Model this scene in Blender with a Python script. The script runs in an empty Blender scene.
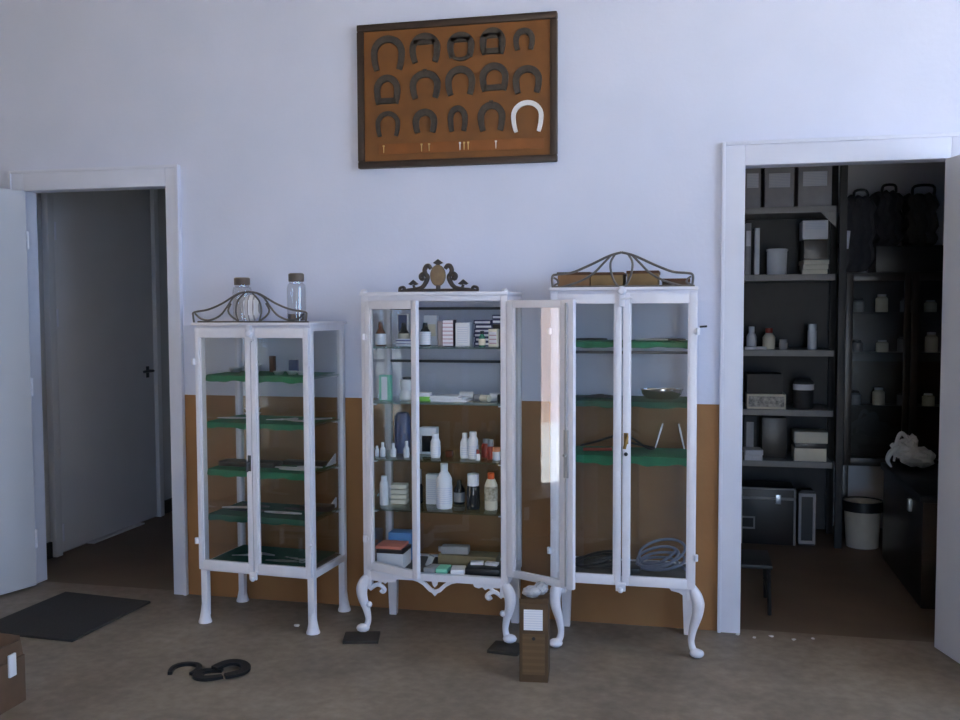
import bpy, bmesh, math, random
from mathutils import Vector, Matrix
random.seed(7)
C = bpy.context.scene.collection
PI = math.pi

# ------------------------------------------------------------------ materials
def lin(c):
    return tuple((v / 12.92 if v <= .04045 else ((v + .055) / 1.055) ** 2.4) for v in [x / 255 for x in c]) + (1,)

def nt(name):
    m = bpy.data.materials.new(name); m.use_nodes = True
    t = m.node_tree; t.nodes.clear()
    return m, t, t.nodes.new('ShaderNodeOutputMaterial')

MATS = {}
def mat(name, rgb, rough=.6, metal=0, var=.12, scale=30, bump=0, coat=0, rgb2=None, detail=4):
    """principled surface with noise mottling of the base colour"""
    if name in MATS: return MATS[name]
    m, t, out = nt(name)
    p = t.nodes.new('ShaderNodeBsdfPrincipled')
    p.inputs['Roughness'].default_value = rough; p.inputs['Metallic'].default_value = metal
    p.inputs['Coat Weight'].default_value = coat
    tc = t.nodes.new('ShaderNodeTexCoord'); n = t.nodes.new('ShaderNodeTexNoise')
    n.inputs['Scale'].default_value = scale; n.inputs['Detail'].default_value = detail
    t.links.new(tc.outputs['Object'], n.inputs['Vector'])
    r = t.nodes.new('ShaderNodeValToRGB')
    a = lin(rgb); b = lin(rgb2) if rgb2 else tuple(x * (1 - var) for x in a[:3]) + (1,)
    r.color_ramp.elements[0].position = .3; r.color_ramp.elements[1].position = .7
    r.color_ramp.elements[0].color = b; r.color_ramp.elements[1].color = a
    t.links.new(n.outputs['Fac'], r.inputs['Fac']); t.links.new(r.outputs['Color'], p.inputs['Base Color'])
    if bump:
        bm = t.nodes.new('ShaderNodeBump'); bm.inputs['Strength'].default_value = bump; bm.inputs['Distance'].default_value = .004
        t.links.new(n.outputs['Fac'], bm.inputs['Height']); t.links.new(bm.outputs['Normal'], p.inputs['Normal'])
    t.links.new(p.outputs[0], out.inputs[0])
    MATS[name] = m
    return m

def glass_mat(name, tint, refl=.045):
    """clear pane: tinted transmission plus an angle-dependent mirror reflection"""
    if name in MATS: return MATS[name]
    m, t, out = nt(name)
    tr = t.nodes.new('ShaderNodeBsdfTransparent'); tr.inputs[0].default_value = tint + (1,)
    gl = t.nodes.new('ShaderNodeBsdfGlossy'); gl.inputs['Roughness'].default_value = .01
    lw = t.nodes.new('ShaderNodeLayerWeight'); lw.inputs[0].default_value = .5
    pw = t.nodes.new('ShaderNodeMath'); pw.operation = 'POWER'; pw.inputs[1].default_value = 4
    mu = t.nodes.new('ShaderNodeMath'); mu.operation = 'MULTIPLY_ADD'; mu.inputs[1].default_value = 1 - refl; mu.inputs[2].default_value = refl
    t.links.new(lw.outputs['Facing'], pw.inputs[0]); t.links.new(pw.outputs[0], mu.inputs[0])
    mx = t.nodes.new('ShaderNodeMixShader')
    t.links.new(mu.outputs[0], mx.inputs[0]); t.links.new(tr.outputs[0], mx.inputs[1]); t.links.new(gl.outputs[0], mx.inputs[2])
    t.links.new(mx.outputs[0], out.inputs[0])
    MATS[name] = m
    return m

def stripes_mat(name, a, b, axis='Z', freq=60, duty=.5, rough=.6):
    """printed bands / lines of type on packaging"""
    if name in MATS: return MATS[name]
    m, t, out = nt(name)
    p = t.nodes.new('ShaderNodeBsdfPrincipled'); p.inputs['Roughness'].default_value = rough
    tc = t.nodes.new('ShaderNodeTexCoord'); sx = t.nodes.new('ShaderNodeSeparateXYZ')
    t.links.new(tc.outputs['Object'], sx.inputs[0])
    mu = t.nodes.new('ShaderNodeMath'); mu.operation = 'MULTIPLY'; mu.inputs[1].default_value = freq
    fr = t.nodes.new('ShaderNodeMath'); fr.operation = 'FRACT'
    gt = t.nodes.new('ShaderNodeMath'); gt.operation = 'GREATER_THAN'; gt.inputs[1].default_value = duty
    t.links.new(sx.outputs[axis], mu.inputs[0]); t.links.new(mu.outputs[0], fr.inputs[0]); t.links.new(fr.outputs[0], gt.inputs[0])
    mx = t.nodes.new('ShaderNodeMix'); mx.data_type = 'RGBA'
    mx.inputs['A'].default_value = lin(a); mx.inputs['B'].default_value = lin(b)
    t.links.new(gt.outputs[0], mx.inputs['Factor']); t.links.new(mx.outputs['Result'], p.inputs['Base Color'])
    t.links.new(p.outputs[0], out.inputs[0]); MATS[name] = m
    return m

def wall_mat():
    m, t, out = nt('painted_plaster_with_brown_dado')
    p = t.nodes.new('ShaderNodeBsdfPrincipled'); p.inputs['Roughness'].default_value = .65
    g = t.nodes.new('ShaderNodeNewGeometry'); sx = t.nodes.new('ShaderNodeSeparateXYZ'); t.links.new(g.outputs['Position'], sx.inputs[0])
    n = t.nodes.new('ShaderNodeTexNoise'); n.inputs['Scale'].default_value = 3; n.inputs['Detail'].default_value = 6
    t.links.new(g.outputs['Position'], n.inputs['Vector'])
    def ramp(c1, c2):
        r = t.nodes.new('ShaderNodeValToRGB'); r.color_ramp.elements[0].position = .35; r.color_ramp.elements[1].position = .65
        r.color_ramp.elements[0].color = lin(c1); r.color_ramp.elements[1].color = lin(c2); t.links.new(n.outputs['Fac'], r.inputs['Fac']); return r
    up = ramp((211, 217, 239), (216, 221, 243)); lo = ramp((138, 98, 58), (150, 108, 66))
    cmp_ = t.nodes.new('ShaderNodeMath'); cmp_.operation = 'GREATER_THAN'; cmp_.inputs[1].default_value = .989
    t.links.new(sx.outputs['Z'], cmp_.inputs[0])
    mx = t.nodes.new('ShaderNodeMix'); mx.data_type = 'RGBA'
    t.links.new(cmp_.outputs[0], mx.inputs['Factor']); t.links.new(lo.outputs[0], mx.inputs['A']); t.links.new(up.outputs[0], mx.inputs['B'])
    t.links.new(mx.outputs['Result'], p.inputs['Base Color'])
    bp = t.nodes.new('ShaderNodeBump'); bp.inputs['Strength'].default_value = .08; bp.inputs['Distance'].default_value = .01
    n2 = t.nodes.new('ShaderNodeTexNoise'); n2.inputs['Scale'].default_value = 45; t.links.new(g.outputs['Position'], n2.inputs['Vector'])
    t.links.new(n2.outputs['Fac'], bp.inputs['Height']); t.links.new(bp.outputs['Normal'], p.inputs['Normal'])
    t.links.new(p.outputs[0], out.inputs[0]); return m

def floor_mat():
    m, t, out = nt('worn_concrete_floor')
    p = t.nodes.new('ShaderNodeBsdfPrincipled'); p.inputs['Roughness'].default_value = .55
    g = t.nodes.new('ShaderNodeNewGeometry')
    n = t.nodes.new('ShaderNodeTexNoise'); n.inputs['Scale'].default_value = 2.2; n.inputs['Detail'].default_value = 8; n.inputs['Roughness'].default_value = .7
    n2 = t.nodes.new('ShaderNodeTexNoise'); n2.inputs['Scale'].default_value = 22; n2.inputs['Detail'].default_value = 6
    for k in (n, n2): t.links.new(g.outputs['Position'], k.inputs['Vector'])
    r = t.nodes.new('ShaderNodeValToRGB'); r.color_ramp.elements[0].position = .32; r.color_ramp.elements[1].position = .7
    r.color_ramp.elements[0].color = lin((110, 101, 92)); r.color_ramp.elements[1].color = lin((144, 134, 123))
    t.links.new(n.outputs['Fac'], r.inputs['Fac'])
    r2 = t.nodes.new('ShaderNodeValToRGB'); r2.color_ramp.elements[0].position = .35; r2.color_ramp.elements[1].position = .75
    r2.color_ramp.elements[0].color = (.82, .80, .78, 1); r2.color_ramp.elements[1].color = (1.1, 1.1, 1.1, 1)
    t.links.new(n2.outputs['Fac'], r2.inputs['Fac'])
    mx = t.nodes.new('ShaderNodeMix'); mx.data_type = 'RGBA'; mx.blend_type = 'MULTIPLY'; mx.inputs['Factor'].default_value = 1
    t.links.new(r.outputs[0], mx.inputs['A']); t.links.new(r2.outputs[0], mx.inputs['B'])
    t.links.new(mx.outputs['Result'], p.inputs['Base Color'])
    bp = t.nodes.new('ShaderNodeBump'); bp.inputs['Strength'].default_value = .15; bp.inputs['Distance'].default_value = .005
    t.links.new(n2.outputs['Fac'], bp.inputs['Height']); t.links.new(bp.outputs['Normal'], p.inputs['Normal'])
    t.links.new(p.outputs[0], out.inputs[0]); return m

WALL = wall_mat(); FLOOR = floor_mat()
PLAIN = mat('grey_white_plaster', (236, 236, 242), .7, var=.06, scale=3)
ROOMW = mat('old_cream_plaster', (196, 184, 164), .8, var=.08, scale=3)
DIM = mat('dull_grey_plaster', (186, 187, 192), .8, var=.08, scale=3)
TRIM = mat('white_gloss_trim', (218, 222, 240), .35, var=.04, scale=8)
DOORP = mat('pale_grey_door_paint', (205, 208, 218), .4, var=.03, scale=4)
INDOOR = mat('grey_door_paint', (216, 218, 226), .5, var=.04, scale=4)
ENAMEL = mat('white_enamelled_steel', (224, 224, 236), .35, var=.07, scale=18)
GLASS = glass_mat('cabinet_glass', (.94, .95, .95), .045)
SHELFG = glass_mat('shelf_glass', (.80, .92, .86), .06)
JARG = glass_mat('jar_glass', (.94, .95, .96), .06)
IRON = mat('dark_wrought_iron', (104, 100, 100), .5, .35, var=.3, scale=40)
SHOE = mat('old_forged_iron', (66, 60, 56), .6, .35, var=.4, scale=60)
SHOEF = mat('blackened_iron', (34, 33, 34), .55, .4, var=.4, scale=60)
ALU = mat('pale_aluminium', (235, 235, 240), .4, .15, var=.08, scale=50)
STEEL = mat('surgical_steel', (215, 218, 224), .3, .8, var=.08, scale=30)
DSTEEL = mat('dull_dark_steel', (70, 74, 80), .4, .8, var=.2, scale=30)
BRASS = mat('aged_brass', (150, 118, 66), .4, .8, var=.3, scale=40)
FRET = mat('bronzed_cast_iron', (74, 62, 56), .5, .4, var=.4, scale=50, rgb2=(52, 50, 54))
OVAL = mat('worn_bronze_medallion', (128, 110, 88), .55, .3, var=.25, scale=50)
CLOTH = mat('green_surgical_cloth', (14, 116, 80), .95, var=.25, scale=25, bump=.2)
CLOTHD = mat('dark_green_surgical_cloth', (20, 84, 68), .95, var=.25, scale=25, bump=.2)
BOARD = mat('brown_stained_board', (112, 68, 22), .6, var=.3, scale=9)
FRAME = mat('dark_walnut_frame', (48, 32, 24), .5, var=.35, scale=14)
CARD = mat('brown_cardboard', (82, 62, 42), .85, var=.15, scale=20)
CARD2 = mat('aged_brown_cardboard', (138, 104, 72), .85, var=.25, scale=20)
CARD3 = mat('olive_brown_cardboard', (128, 104, 70), .85, var=.2, scale=20)
CARDK = mat('dark_brown_cardboard', (98, 76, 60), .85, var=.15, scale=20)
CARDD = mat('cardboard_edge', (84, 56, 38), .9, var=.2, scale=20)
PAPER = mat('white_paper', (232, 232, 240), .7, var=.04, scale=20)
PLASTIC = mat('white_plastic', (228, 230, 238), .4, var=.05, scale=20)
CREAM = mat('cream_plastic', (222, 216, 200), .45, var=.06, scale=20)
GREYP = mat('grey_plastic', (150, 152, 158), .5, var=.1, scale=20)
BLACK = mat('black_plastic', (26, 26, 29), .4, var=.3, scale=20)
BLACKF = mat('black_fabric', (58, 58, 64), .9, var=.3, scale=25, bump=.3)
BLUE = mat('blue_carton', (92, 150, 214), .5, var=.1, scale=20)
DBLUE = mat('dark_blue_glass', (50, 72, 120), .3, var=.2, scale=20)
NAVY = mat('navy_print', (38, 44, 96), .5, var=.2, scale=20)
AMBER = mat('amber_brown_glass', (88, 42, 24), .15, var=.2, scale=20)
DARKG = mat('dark_bottle_glass', (24, 28, 32), .15, var=.2, scale=20)
ORANGE = mat('orange_plastic', (226, 96, 44), .4, var=.1, scale=20)
RED = mat('red_brown_plastic', (150, 52, 40), .4, var=.15, scale=20)
PINK = mat('salmon_card', (222, 132, 112), .6, var=.1, scale=20)
GREEN = mat('bright_green_card', (120, 190, 80), .6, var=.15, scale=20)
MINT = mat('mint_green_card', (130, 206, 180), .6, var=.1, scale=20)
PANM = mat('worn_dark_grey_steel', (92, 90, 90), .6, var=.2, scale=20)
MAT_ = mat('charcoal_rubber_mat', (42, 42, 44), .95, var=.25, scale=120, bump=.4)
TUBE = mat('blue_grey_tubing', (108, 118, 144), .35, var=.12, scale=20)
SLATE = mat('dark_slate', (52, 46, 41), .7, var=.3, scale=30)
SHELFM = mat('grey_painted_steel_shelf', (140, 140, 142), .5, var=.08, scale=20)
POSTM = mat('dark_grey_steel', (52, 52, 54), .6, var=.15, scale=20)
BROWND = mat('dark_varnished_wood', (46, 36, 30), .35, var=.3, scale=12)
CLEARP = mat('crumpled_cloudy_film', (176, 178, 186), .25, var=.2, scale=30)
WHITEP = mat('white_plastic_bag', (230, 230, 232), .45, var=.08, scale=20)
RUBBERW = mat('off_white_bin_plastic', (196, 190, 178), .5, var=.06, scale=20)
PLASTER = mat('white_plaster_crumb', (225, 225, 228), .9, var=.1, scale=90)
FILEG = mat('grey_file_board', (156, 156, 164), .8, var=.12, scale=20)
LABELT = stripes_mat('white_label_with_print', (226, 228, 238), (200, 205, 224), 'Z', 110, .72)
NAVYST = stripes_mat('navy_and_white_striped_card', (222, 224, 238), (38, 44, 100), 'Z', 62, .45)
REDLAB = stripes_mat('white_label_red_print', (230, 226, 236), (190, 150, 160), 'Z', 60, .75)
RUSTY = stripes_mat('pressed_card_print', (90, 67, 40), (98, 75, 47), 'Z', 40, .6)
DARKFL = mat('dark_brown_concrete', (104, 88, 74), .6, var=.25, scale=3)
GROUND = mat('pale_concrete_yard', (222, 218, 210), .9, var=.15, scale=2)
PINKW = mat('pale_pink_render', (226, 198, 184), .9, var=.12, scale=1.5)

# ------------------------------------------------------------------ mesh helper
class M:
    def __init__(s): s.b = bmesh.new()
    def add(s, other, mtx=None):
        if mtx is not None: other.transform(mtx)
        me = bpy.data.meshes.new('tmp'); other.to_mesh(me); other.free(); s.b.from_mesh(me); bpy.data.meshes.remove(me); return s
    def box(s, x0, x1, y0, y1, z0, z1, bev=0, rot=None, seg=2):
        b = bmesh.new(); bmesh.ops.create_cube(b, size=1)
        for v in b.verts:
            v.co = Vector(((v.co.x) * (x1 - x0), v.co.y * (y1 - y0), v.co.z * (z1 - z0)))
        if bev: bmesh.ops.bevel(b, geom=b.edges[:], offset=bev, segments=seg, profile=.6, affect='EDGES')
        T = Matrix.Translation(((x0 + x1) / 2, (y0 + y1) / 2, (z0 + z1) / 2))
        return s.add(b, T @ (rot.to_4x4() if rot else Matrix.Identity(4)))
    def prism(s, pts, d0, d1, plane='xz', bev=0):
        """polygon extruded: plane xz -> depth along y; xy -> depth along z; yz -> along x"""
        b = bmesh.new()
        f = {'xz': lambda a, c, d: (a, d, c), 'xy': lambda a, c, d: (a, c, d), 'yz': lambda a, c, d: (d, a, c)}[plane]
        v0 = [b.verts.new(f(a, c, d0)) for a, c in pts]; v1 = [b.verts.new(f(a, c, d1)) for a, c in pts]
        n = len(pts)
        b.faces.new(v0); b.faces.new(v1[::-1])
        for i in range(n): b.faces.new((v0[i], v1[i], v1[(i + 1) % n], v0[(i + 1) % n]))
        bmesh.ops.recalc_face_normals(b, faces=b.faces[:])
        if bev: bmesh.ops.bevel(b, geom=b.edges[:], offset=bev, segments=1, affect='EDGES')
        return s.add(b)
    def lathe(s, prof, c=(0, 0, 0), seg=20, sx=1, sy=1):
        b = bmesh.new(); rings = []
        for r, z in prof:
            if r < 1e-5: rings.append([b.verts.new((c[0], c[1], c[2] + z))])
            else: rings.append([b.verts.new((c[0] + sx * r * math.cos(2 * PI * i / seg), c[1] + sy * r * math.sin(2 * PI * i / seg), c[2] + z)) for i in range(seg)])
        for A, B in zip(rings, rings[1:]):
            for i in range(seg):
                j = (i + 1) % seg
                if len(A) == 1 and len(B) == 1: continue
                if len(A) == 1: b.faces.new((A[0], B[j], B[i]))
                elif len(B) == 1: b.faces.new((A[i], A[j], B[0]))
                else: b.faces.new((A[i], A[j], B[j], B[i]))
        bmesh.ops.recalc_face_normals(b, faces=b.faces[:])
        return s.add(b)
    def tube(s, pts, r, seg=8, smooth=6, closed=False):
        P = [Vector(p) for p in pts]; R = list(r) if isinstance(r, (list, tuple)) else [r] * len(P)
        if smooth > 1 and len(P) > 2:
            Q, S = [], []; n = len(P)
            rng = range(n if closed else n - 1)
            for i in rng:
                g = (lambda k: P[k % n]) if closed else (lambda k: P[max(0, min(n - 1, k))])
                h = (lambda k: R[k % n]) if closed else (lambda k: R[max(0, min(n - 1, k))])
                p0, p1, p2, p3 = g(i - 1), g(i), g(i + 1), g(i + 2)
                for k in range(smooth):
                    u = k / smooth
                    Q.append(.5 * ((2 * p1) + (p2 - p0) * u + (2 * p0 - 5 * p1 + 4 * p2 - p3) * u * u + (3 * p1 - p0 - 3 * p2 + p3) * u ** 3))
                    S.append(h(i) * (1 - u) + h(i + 1) * u)
            if not closed: Q.append(P[-1]); S.append(R[-1])
            P, R = Q, S
        b = bmesh.new(); rings = []; n = len(P); up = None
        for i, p in enumerate(P):
            if closed: t = (P[(i + 1) % n] - P[i - 1])
            else: t = P[min(i + 1, n - 1)] - P[max(i - 1, 0)]
            if t.length < 1e-9: t = Vector((0, 0, 1))
            t.normalize()
            if up is None:
                up = Vector((0, 1, 0)) if abs(t.y) < .9 else Vector((1, 0, 0))
            a = t.cross(up)
            if a.length < 1e-6: a = t.orthogonal()
            a.normalize(); up = a.cross(t).normalized(); c = up
            rings.append([b.verts.new(p + R[i] * (a * math.cos(2 * PI * k / seg) + c * math.sin(2 * PI * k / seg))) for k in range(seg)])
        m = n if closed else n - 1
        for i in range(m):
            A, B = rings[i], rings[(i + 1) % n]
            for k in range(seg): b.faces.new((A[k], A[(k + 1) % seg], B[(k + 1) % seg], B[k]))
        if not closed: b.faces.new(rings[0][::-1]); b.faces.new(rings[-1])
        bmesh.ops.recalc_face_normals(b, faces=b.faces[:])
        return s.add(b)
    def ball(s, c, r, sx=1, sy=1, sz=1, sub=2, noise=0, seed=0):
        b = bmesh.new(); bmesh.ops.create_icosphere(b, subdivisions=sub, radius=r)
        rg = random.Random(seed)
        for v in b.verts:
            k = 1 + noise * (rg.random() - .5) * 2
            v.co = Vector((v.co.x * sx * k + c[0], v.co.y * sy * k + c[1], v.co.z * sz * k + c[2]))
        return s.add(b)
    def shift(s, d):
        for v in s.b.verts: v.co += Vector(d)
        return s
    def rot(s, mtx):
        s.b.transform(mtx.to_4x4()); return s
    def make(s, name, m, parent=None, loc=(0, 0, 0), rz=0, smooth=True):
        me = bpy.data.meshes.new(name); s.b.to_mesh(me); s.b.free()
        if smooth:
            me.polygons.foreach_set('use_smooth', [True] * len(me.polygons))
            me.set_sharp_from_angle(angle=math.radians(35))
        me.materials.append(m)
        o = bpy.data.objects.new(name, me); C.objects.link(o)
        o.location = loc; o.rotation_euler = (0, 0, rz)
        if parent: o.parent = parent
        return o

def tag(o, label, cat, group=None, kind=None):
    o['label'] = label; o['category'] = cat
    if group: o['group'] = group
    if kind: o['kind'] = kind
    return o
def thing(name, label, cat, loc=(0, 0, 0), rz=0, group=None):
    o = bpy.data.objects.new(name, None); C.objects.link(o); o.empty_display_size = .05
    o.location = loc; o.rotation_euler = (0, 0, rz)
    return tag(o, label, cat, group)
def struct(o, label=None, cat=None):
    o['kind'] = 'structure'
    if label: o['label'] = label
    if cat: o['category'] = cat
    return o
def part_label(o, label): o['label'] = label; return o
def dup(root, loc, rz=None, label=None):
    def cp(o, par):
        c = o.copy(); C.objects.link(c)
        if par: c.parent = par
        for ch in list(o.children): cp(ch, c)
        return c
    r = cp(root, None); r.location = loc
    if rz is not None: r.rotation_euler[2] = rz
    if label: r['label'] = label
    return r

# ------------------------------------------------------------------ room shell
CEIL = 3.35
XL, XR, YR = -3.75, 3.2, -6.6
struct(M().box(XL - .15, XR + .15, YR - .15, .045, -.1, 0).make('floor', FLOOR), 'worn grey brown concrete floor', 'floor')
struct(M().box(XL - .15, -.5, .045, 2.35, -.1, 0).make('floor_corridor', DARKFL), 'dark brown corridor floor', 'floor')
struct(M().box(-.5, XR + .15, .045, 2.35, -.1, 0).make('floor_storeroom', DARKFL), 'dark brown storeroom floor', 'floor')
struct(M().box(XL - .15, XR + .15, YR - .15, .14, CEIL, CEIL + .1).make('ceiling', ROOMW), 'plain white ceiling', 'ceiling')
LX0, LX1, RX0, RX1, DH = -3.285, -2.497, .202, 1.0, 2.0
WT, LN = .08, .022
wb = M()
for a, b in ((XL - .15, LX0 - LN), (LX1 + LN, RX0 - LN), (RX1 + LN, XR + .15)): wb.box(a, b, 0, WT, 0, CEIL)
for a, b in ((LX0 - LN, LX1 + LN), (RX0 - LN, RX1 + LN)): wb.box(a, b, 0, WT, DH + LN, CEIL)
struct(wb.make('wall_back', WALL), 'white wall with brown painted lower band', 'wall')
DY0, DY1, DZ = -2.62, -2.27, 2.15
wl = M()
HY0, HY1, HZ0, HZ1 = -5.2, -4.3, 2.05, 2.9  # unseen high opening, added to light the right door leaf from the left
wl.box(XL - .15, XL, YR, HY0, 0, CEIL).box(XL - .15, XL, HY0, HY1, 0, HZ0).box(XL - .15, XL, HY0, HY1, HZ1, CEIL).box(XL - .15, XL, HY1, DY0, 0, CEIL)
wl.box(XL - .15, XL, DY1, 0, 0, CEIL).box(XL - .15, XL, DY0, DY1, DZ, CEIL)
struct(wl.make('wall_left', ROOMW), 'plain side wall with doorway to the yard', 'wall')
WY0, WY1, WZ0, WZ1 = -4.2, -1.2, 1.25, 3.1
wr = M()
wr.box(XR, XR + .15, YR, WY0, 0, CEIL).box(XR, XR + .15, WY1, 0, 0, CEIL).box(XR, XR + .15, WY0, WY1, 0, WZ0).box(XR, XR + .15, WY0, WY1, WZ1, CEIL)
struct(wr.make('wall_right', ROOMW), 'side wall with a wide window', 'wall')
GX0, GX1, GZ = .15, 1.25, 2.3
wr = M().box(XL - .15, GX0, YR - .15, YR, 0, CEIL).box(GX1, XR + .15, YR - .15, YR, 0, CEIL).box(GX0, GX1, YR - .15, YR, GZ, CEIL)
struct(wr.make('wall_rear', ROOMW), 'rear wall with an open doorway', 'wall')
wf = M()
for y in (WY0, WY0 + .99, WY0 + 1.97, WY1 - .04): wf.box(XR + .05, XR + .1, y, y + .04, WZ0, WZ1, .004)
for z in (WZ0, WZ1 - .04): wf.box(XR + .05, XR + .1, WY0, WY1, z, z + .04, .004)
wg = M()
for y in (HY0, (HY0 + HY1) / 2, HY1 - .04): wg.box(XL - .1, XL - .05, y, y + .04, HZ0, HZ1, .004)
for z in (HZ0, HZ1 - .04): wg.box(XL - .1, XL - .05, HY0, HY1, z, z + .04, .004)
struct(wg.make('fill_window', TRIM), 'high window frame added in the left side wall for fill light', 'window')
struct(wf.make('window_1', TRIM), 'wide white window frame in the side wall', 'window')

def casing(n, x0, x1, wl_, wr_, label):
    m = M(); H = DH + .1
    m.box(x0 - wl_, x0, -.018, 0, 0, H, .003).box(x1, x1 + wr_, -.018, 0, 0, H, .003).box(x0, x1, -.018, 0, DH, H, .003)
    for a, b in ((x0 - LN, x0), (x1, x1 + LN)): m.box(a, b, 0, WT, 0, DH + LN, 0)
    m.box(x0, x1, 0, WT, DH, DH + LN)
    for a, b in ((x0 - wl_, x0 - wl_ + .015), (x1 + wr_ - .015, x1 + wr_)): m.box(a, b, -.027, -.018, 0, H, .003)
    m.box(x0 - wl_ + .015, x1 + wr_ - .015, -.027, -.018, H - .015, H, .003)
    return struct(m.make(n, TRIM), label, 'door frame')
casing('trim_1', LX0, LX1, .08, .072, 'white wooden casing of the left doorway')
casing('trim_2', RX0, RX1, .096, .08, 'white wooden casing of the right doorway')

def leaf(n, hx, hy, ang, w, label, m=DOORP, side=1):
    """door leaf: local +x runs from hinge to free edge"""
    o = M().box(0, w, -.02, .02, .012, DH - .006, .002).make(n, m, None, (hx, hy, 0), ang)
    struct(o, label, 'door')
    for s in (-1, 1):
        h = M().tube([(w - .06, s * .02, 1.0), (w - .06, s * .06, 1.0), (w - .17, s * .062, 1.0)], .009, 8, 1)
        h.box(w - .08, w - .04, min(s * .02, s * .026), max(s * .02, s * .026), .93, 1.07, .002)
        part_label(h.make('door_handle', STEEL, o), 'steel lever handle')
    for z in (.25, 1.02, 1.75):
        M().tube([(-.004, side * .024, z - .045), (-.004, side * .024, z + .045)], .008, 8, 1).make('hinge', TRIM, o)
    return o
leaf('door_1', LX0 + .023, -.05, math.radians(-107), .72, 'pale grey door standing open at the left doorway')
leaf('door_2', RX1 - .012, -.045, math.radians(-74), .74, 'pale grey door standing open at the right doorway')

# corridor behind the left doorway
struct(M().box(-3.7, -3.56, WT, 2.3, 0, 2.7).make('wall_corridor_left', DIM), 'grey corridor side wall', 'wall')
struct(M().box(-3.56, -1.5, 1.76, 1.88, 0, 2.7).make('wall_corridor_end', DIM), 'grey end wall of corridor', 'wall')
struct(M().box(-1.62, -1.5, WT, 1.76, 0, 2.7).make('wall_corridor_right', DIM), 'grey corridor side wall', 'wall')
struct(M().box(-3.7, -1.5, WT, 1.88, 2.7, 2.8).make('ceiling_corridor', DIM), 'corridor ceiling', 'ceiling')
bb = M().box(-3.56, -3.545, WT, .47, 0, .09).box(-3.56, -3.545, 1.6, 1.76, 0, .09).box(-3.545, -1.62, 1.745, 1.76, 0, .09)
struct(bb.make('baseboard_corridor', SLATE), 'dark corridor baseboard', 'baseboard')
d3 = M().box(-.02, .02, 0, .98, .014, 2.30, .002).make('door_3', INDOOR, None, (-3.556, .55, 0))
struct(d3, 'closed grey inner door seen through the left doorway', 'door')
part_label(M().tube([(.02, .90, 1.0), (.065, .90, 1.0), (.066, .79, 1.0)], .009, 8, 1).box(.02, .026, .885, .915, .955, 1.03, .002).make('door_handle', DSTEEL, d3), 'dark lever handle')
for z in (.13, 1.36, 1.85):
    M().tube([(.028, -.012, z - .05), (.028, -.012, z + .05)], .011, 8, 1).make('hinge', TRIM, d3)
jm = M().box(-.02, .035, -.075, -.02, 0, 2.4, .004).box(-.02, .035, 1.0, 1.05, 0, 2.4, .004).box(-.02, .035, -.02, 1.0, 2.32, 2.4, .004)
struct(jm.make('trim_3', INDOOR, None, (-3.556, .55, 0)), 'grey frame of the inner door', 'door frame')
struct(M().box(-3.556, -3.51, .80, 1.34, 0, .008).make('light_streak', ALU), 'pale strip for the light streak under the inner door', 'light streak')  # pale strip imitates light leaking under the closed door

# storeroom behind the right doorway
struct(M().box(-.1, .02, WT, 2.2, 0, 2.9).make('wall_storeroom_left', PLAIN), 'storeroom side wall', 'wall')
struct(M().box(-.1, 2.4, 2.2, 2.32, 0, 2.9).make('wall_storeroom_back', PLAIN), 'pale back wall of storeroom', 'wall')
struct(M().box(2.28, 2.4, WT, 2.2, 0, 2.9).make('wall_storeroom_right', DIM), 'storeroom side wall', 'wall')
struct(M().box(-.1, 2.4, WT, 2.32, 2.9, 3.0).make('ceiling_storeroom', PLAIN), 'storeroom ceiling', 'ceiling')

# the yard outside the left doorway and the window (seen mirrored in the glass door)
struct(M().box(-30, 30, -30, 20, -.2, -.101).make('floor_yard', GROUND), 'pale concrete yard', 'yard')
struct(M().box(-8.4, -8.1, -16, 8, -.1, 2.5).make('wall_yard', PINKW), 'pale pink wall across the yard', 'wall')

# ------------------------------------------------------------------ cabinets
def door_leaf(cab, hinge, sgn, w, z0, z1, ang, st=.026, rail=.03, name='door', fs=None, th=.02):
    """sgn +1: leaf runs to +x from hinge, -1: to -x; closed plane y in [-th,0]"""
    fs = fs or st
    def X(a, b): return (a, b) if sgn > 0 else (-b, -a)
    m = M()
    m.box(*X(0, st), -th, 0, z0, z1, .003).box(*X(w - fs, w), -th, 0, z0, z1, .003)
    m.box(*X(st, w - fs), -th, 0, z0, z0 + rail, .003).box(*X(st, w - fs), -th, 0, z1 - rail, z1, .003)
    # slim inner bead
    m.box(*X(st, st + .006), -th * .7, -.004, z0 + rail, z1 - rail).box(*X(w - fs - .006, w - fs), -th * .7, -.004, z0 + rail, z1 - rail)
    d = m.make(name, ENAMEL, cab, hinge, ang)
    M().box(*X(st - .004, w - fs + .004), -.012, -.008, z0 + rail - .004, z1 - rail + .004).make('glass_pane', GLASS, d)
    for z in (z0 + .13, z1 - .15):
        M().tube([(sgn * -.005, -th - .004, z - .013), (sgn * -.005, -th - .004, z + .013)], .009, 10, 1).box(sgn * .002 - .011, sgn * .002 + .011, -th - .004, -th, z - .009, z + .009, .002).make('hinge', ENAMEL, d)
    return d

def frame_posts(m, x0, x1, y0, y1, z0, z1, p, zb0, zb1, zt0):
    for x in (x0, x1 - p):
        for y in (y0, y1 - p): m.box(x, x + p, y, y + p, z0, z1, .003)
    for (a, b) in ((zb0, zb1), (zt0, z1)):
        for y in (y0, y1 - p): m.box(x0 + p, x1 - p, y, y + p, a, b, .002)
        for x in (x0, x1 - p): m.box(x, x + p, y0 + p, y1 - p, a, b, .002)

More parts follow.
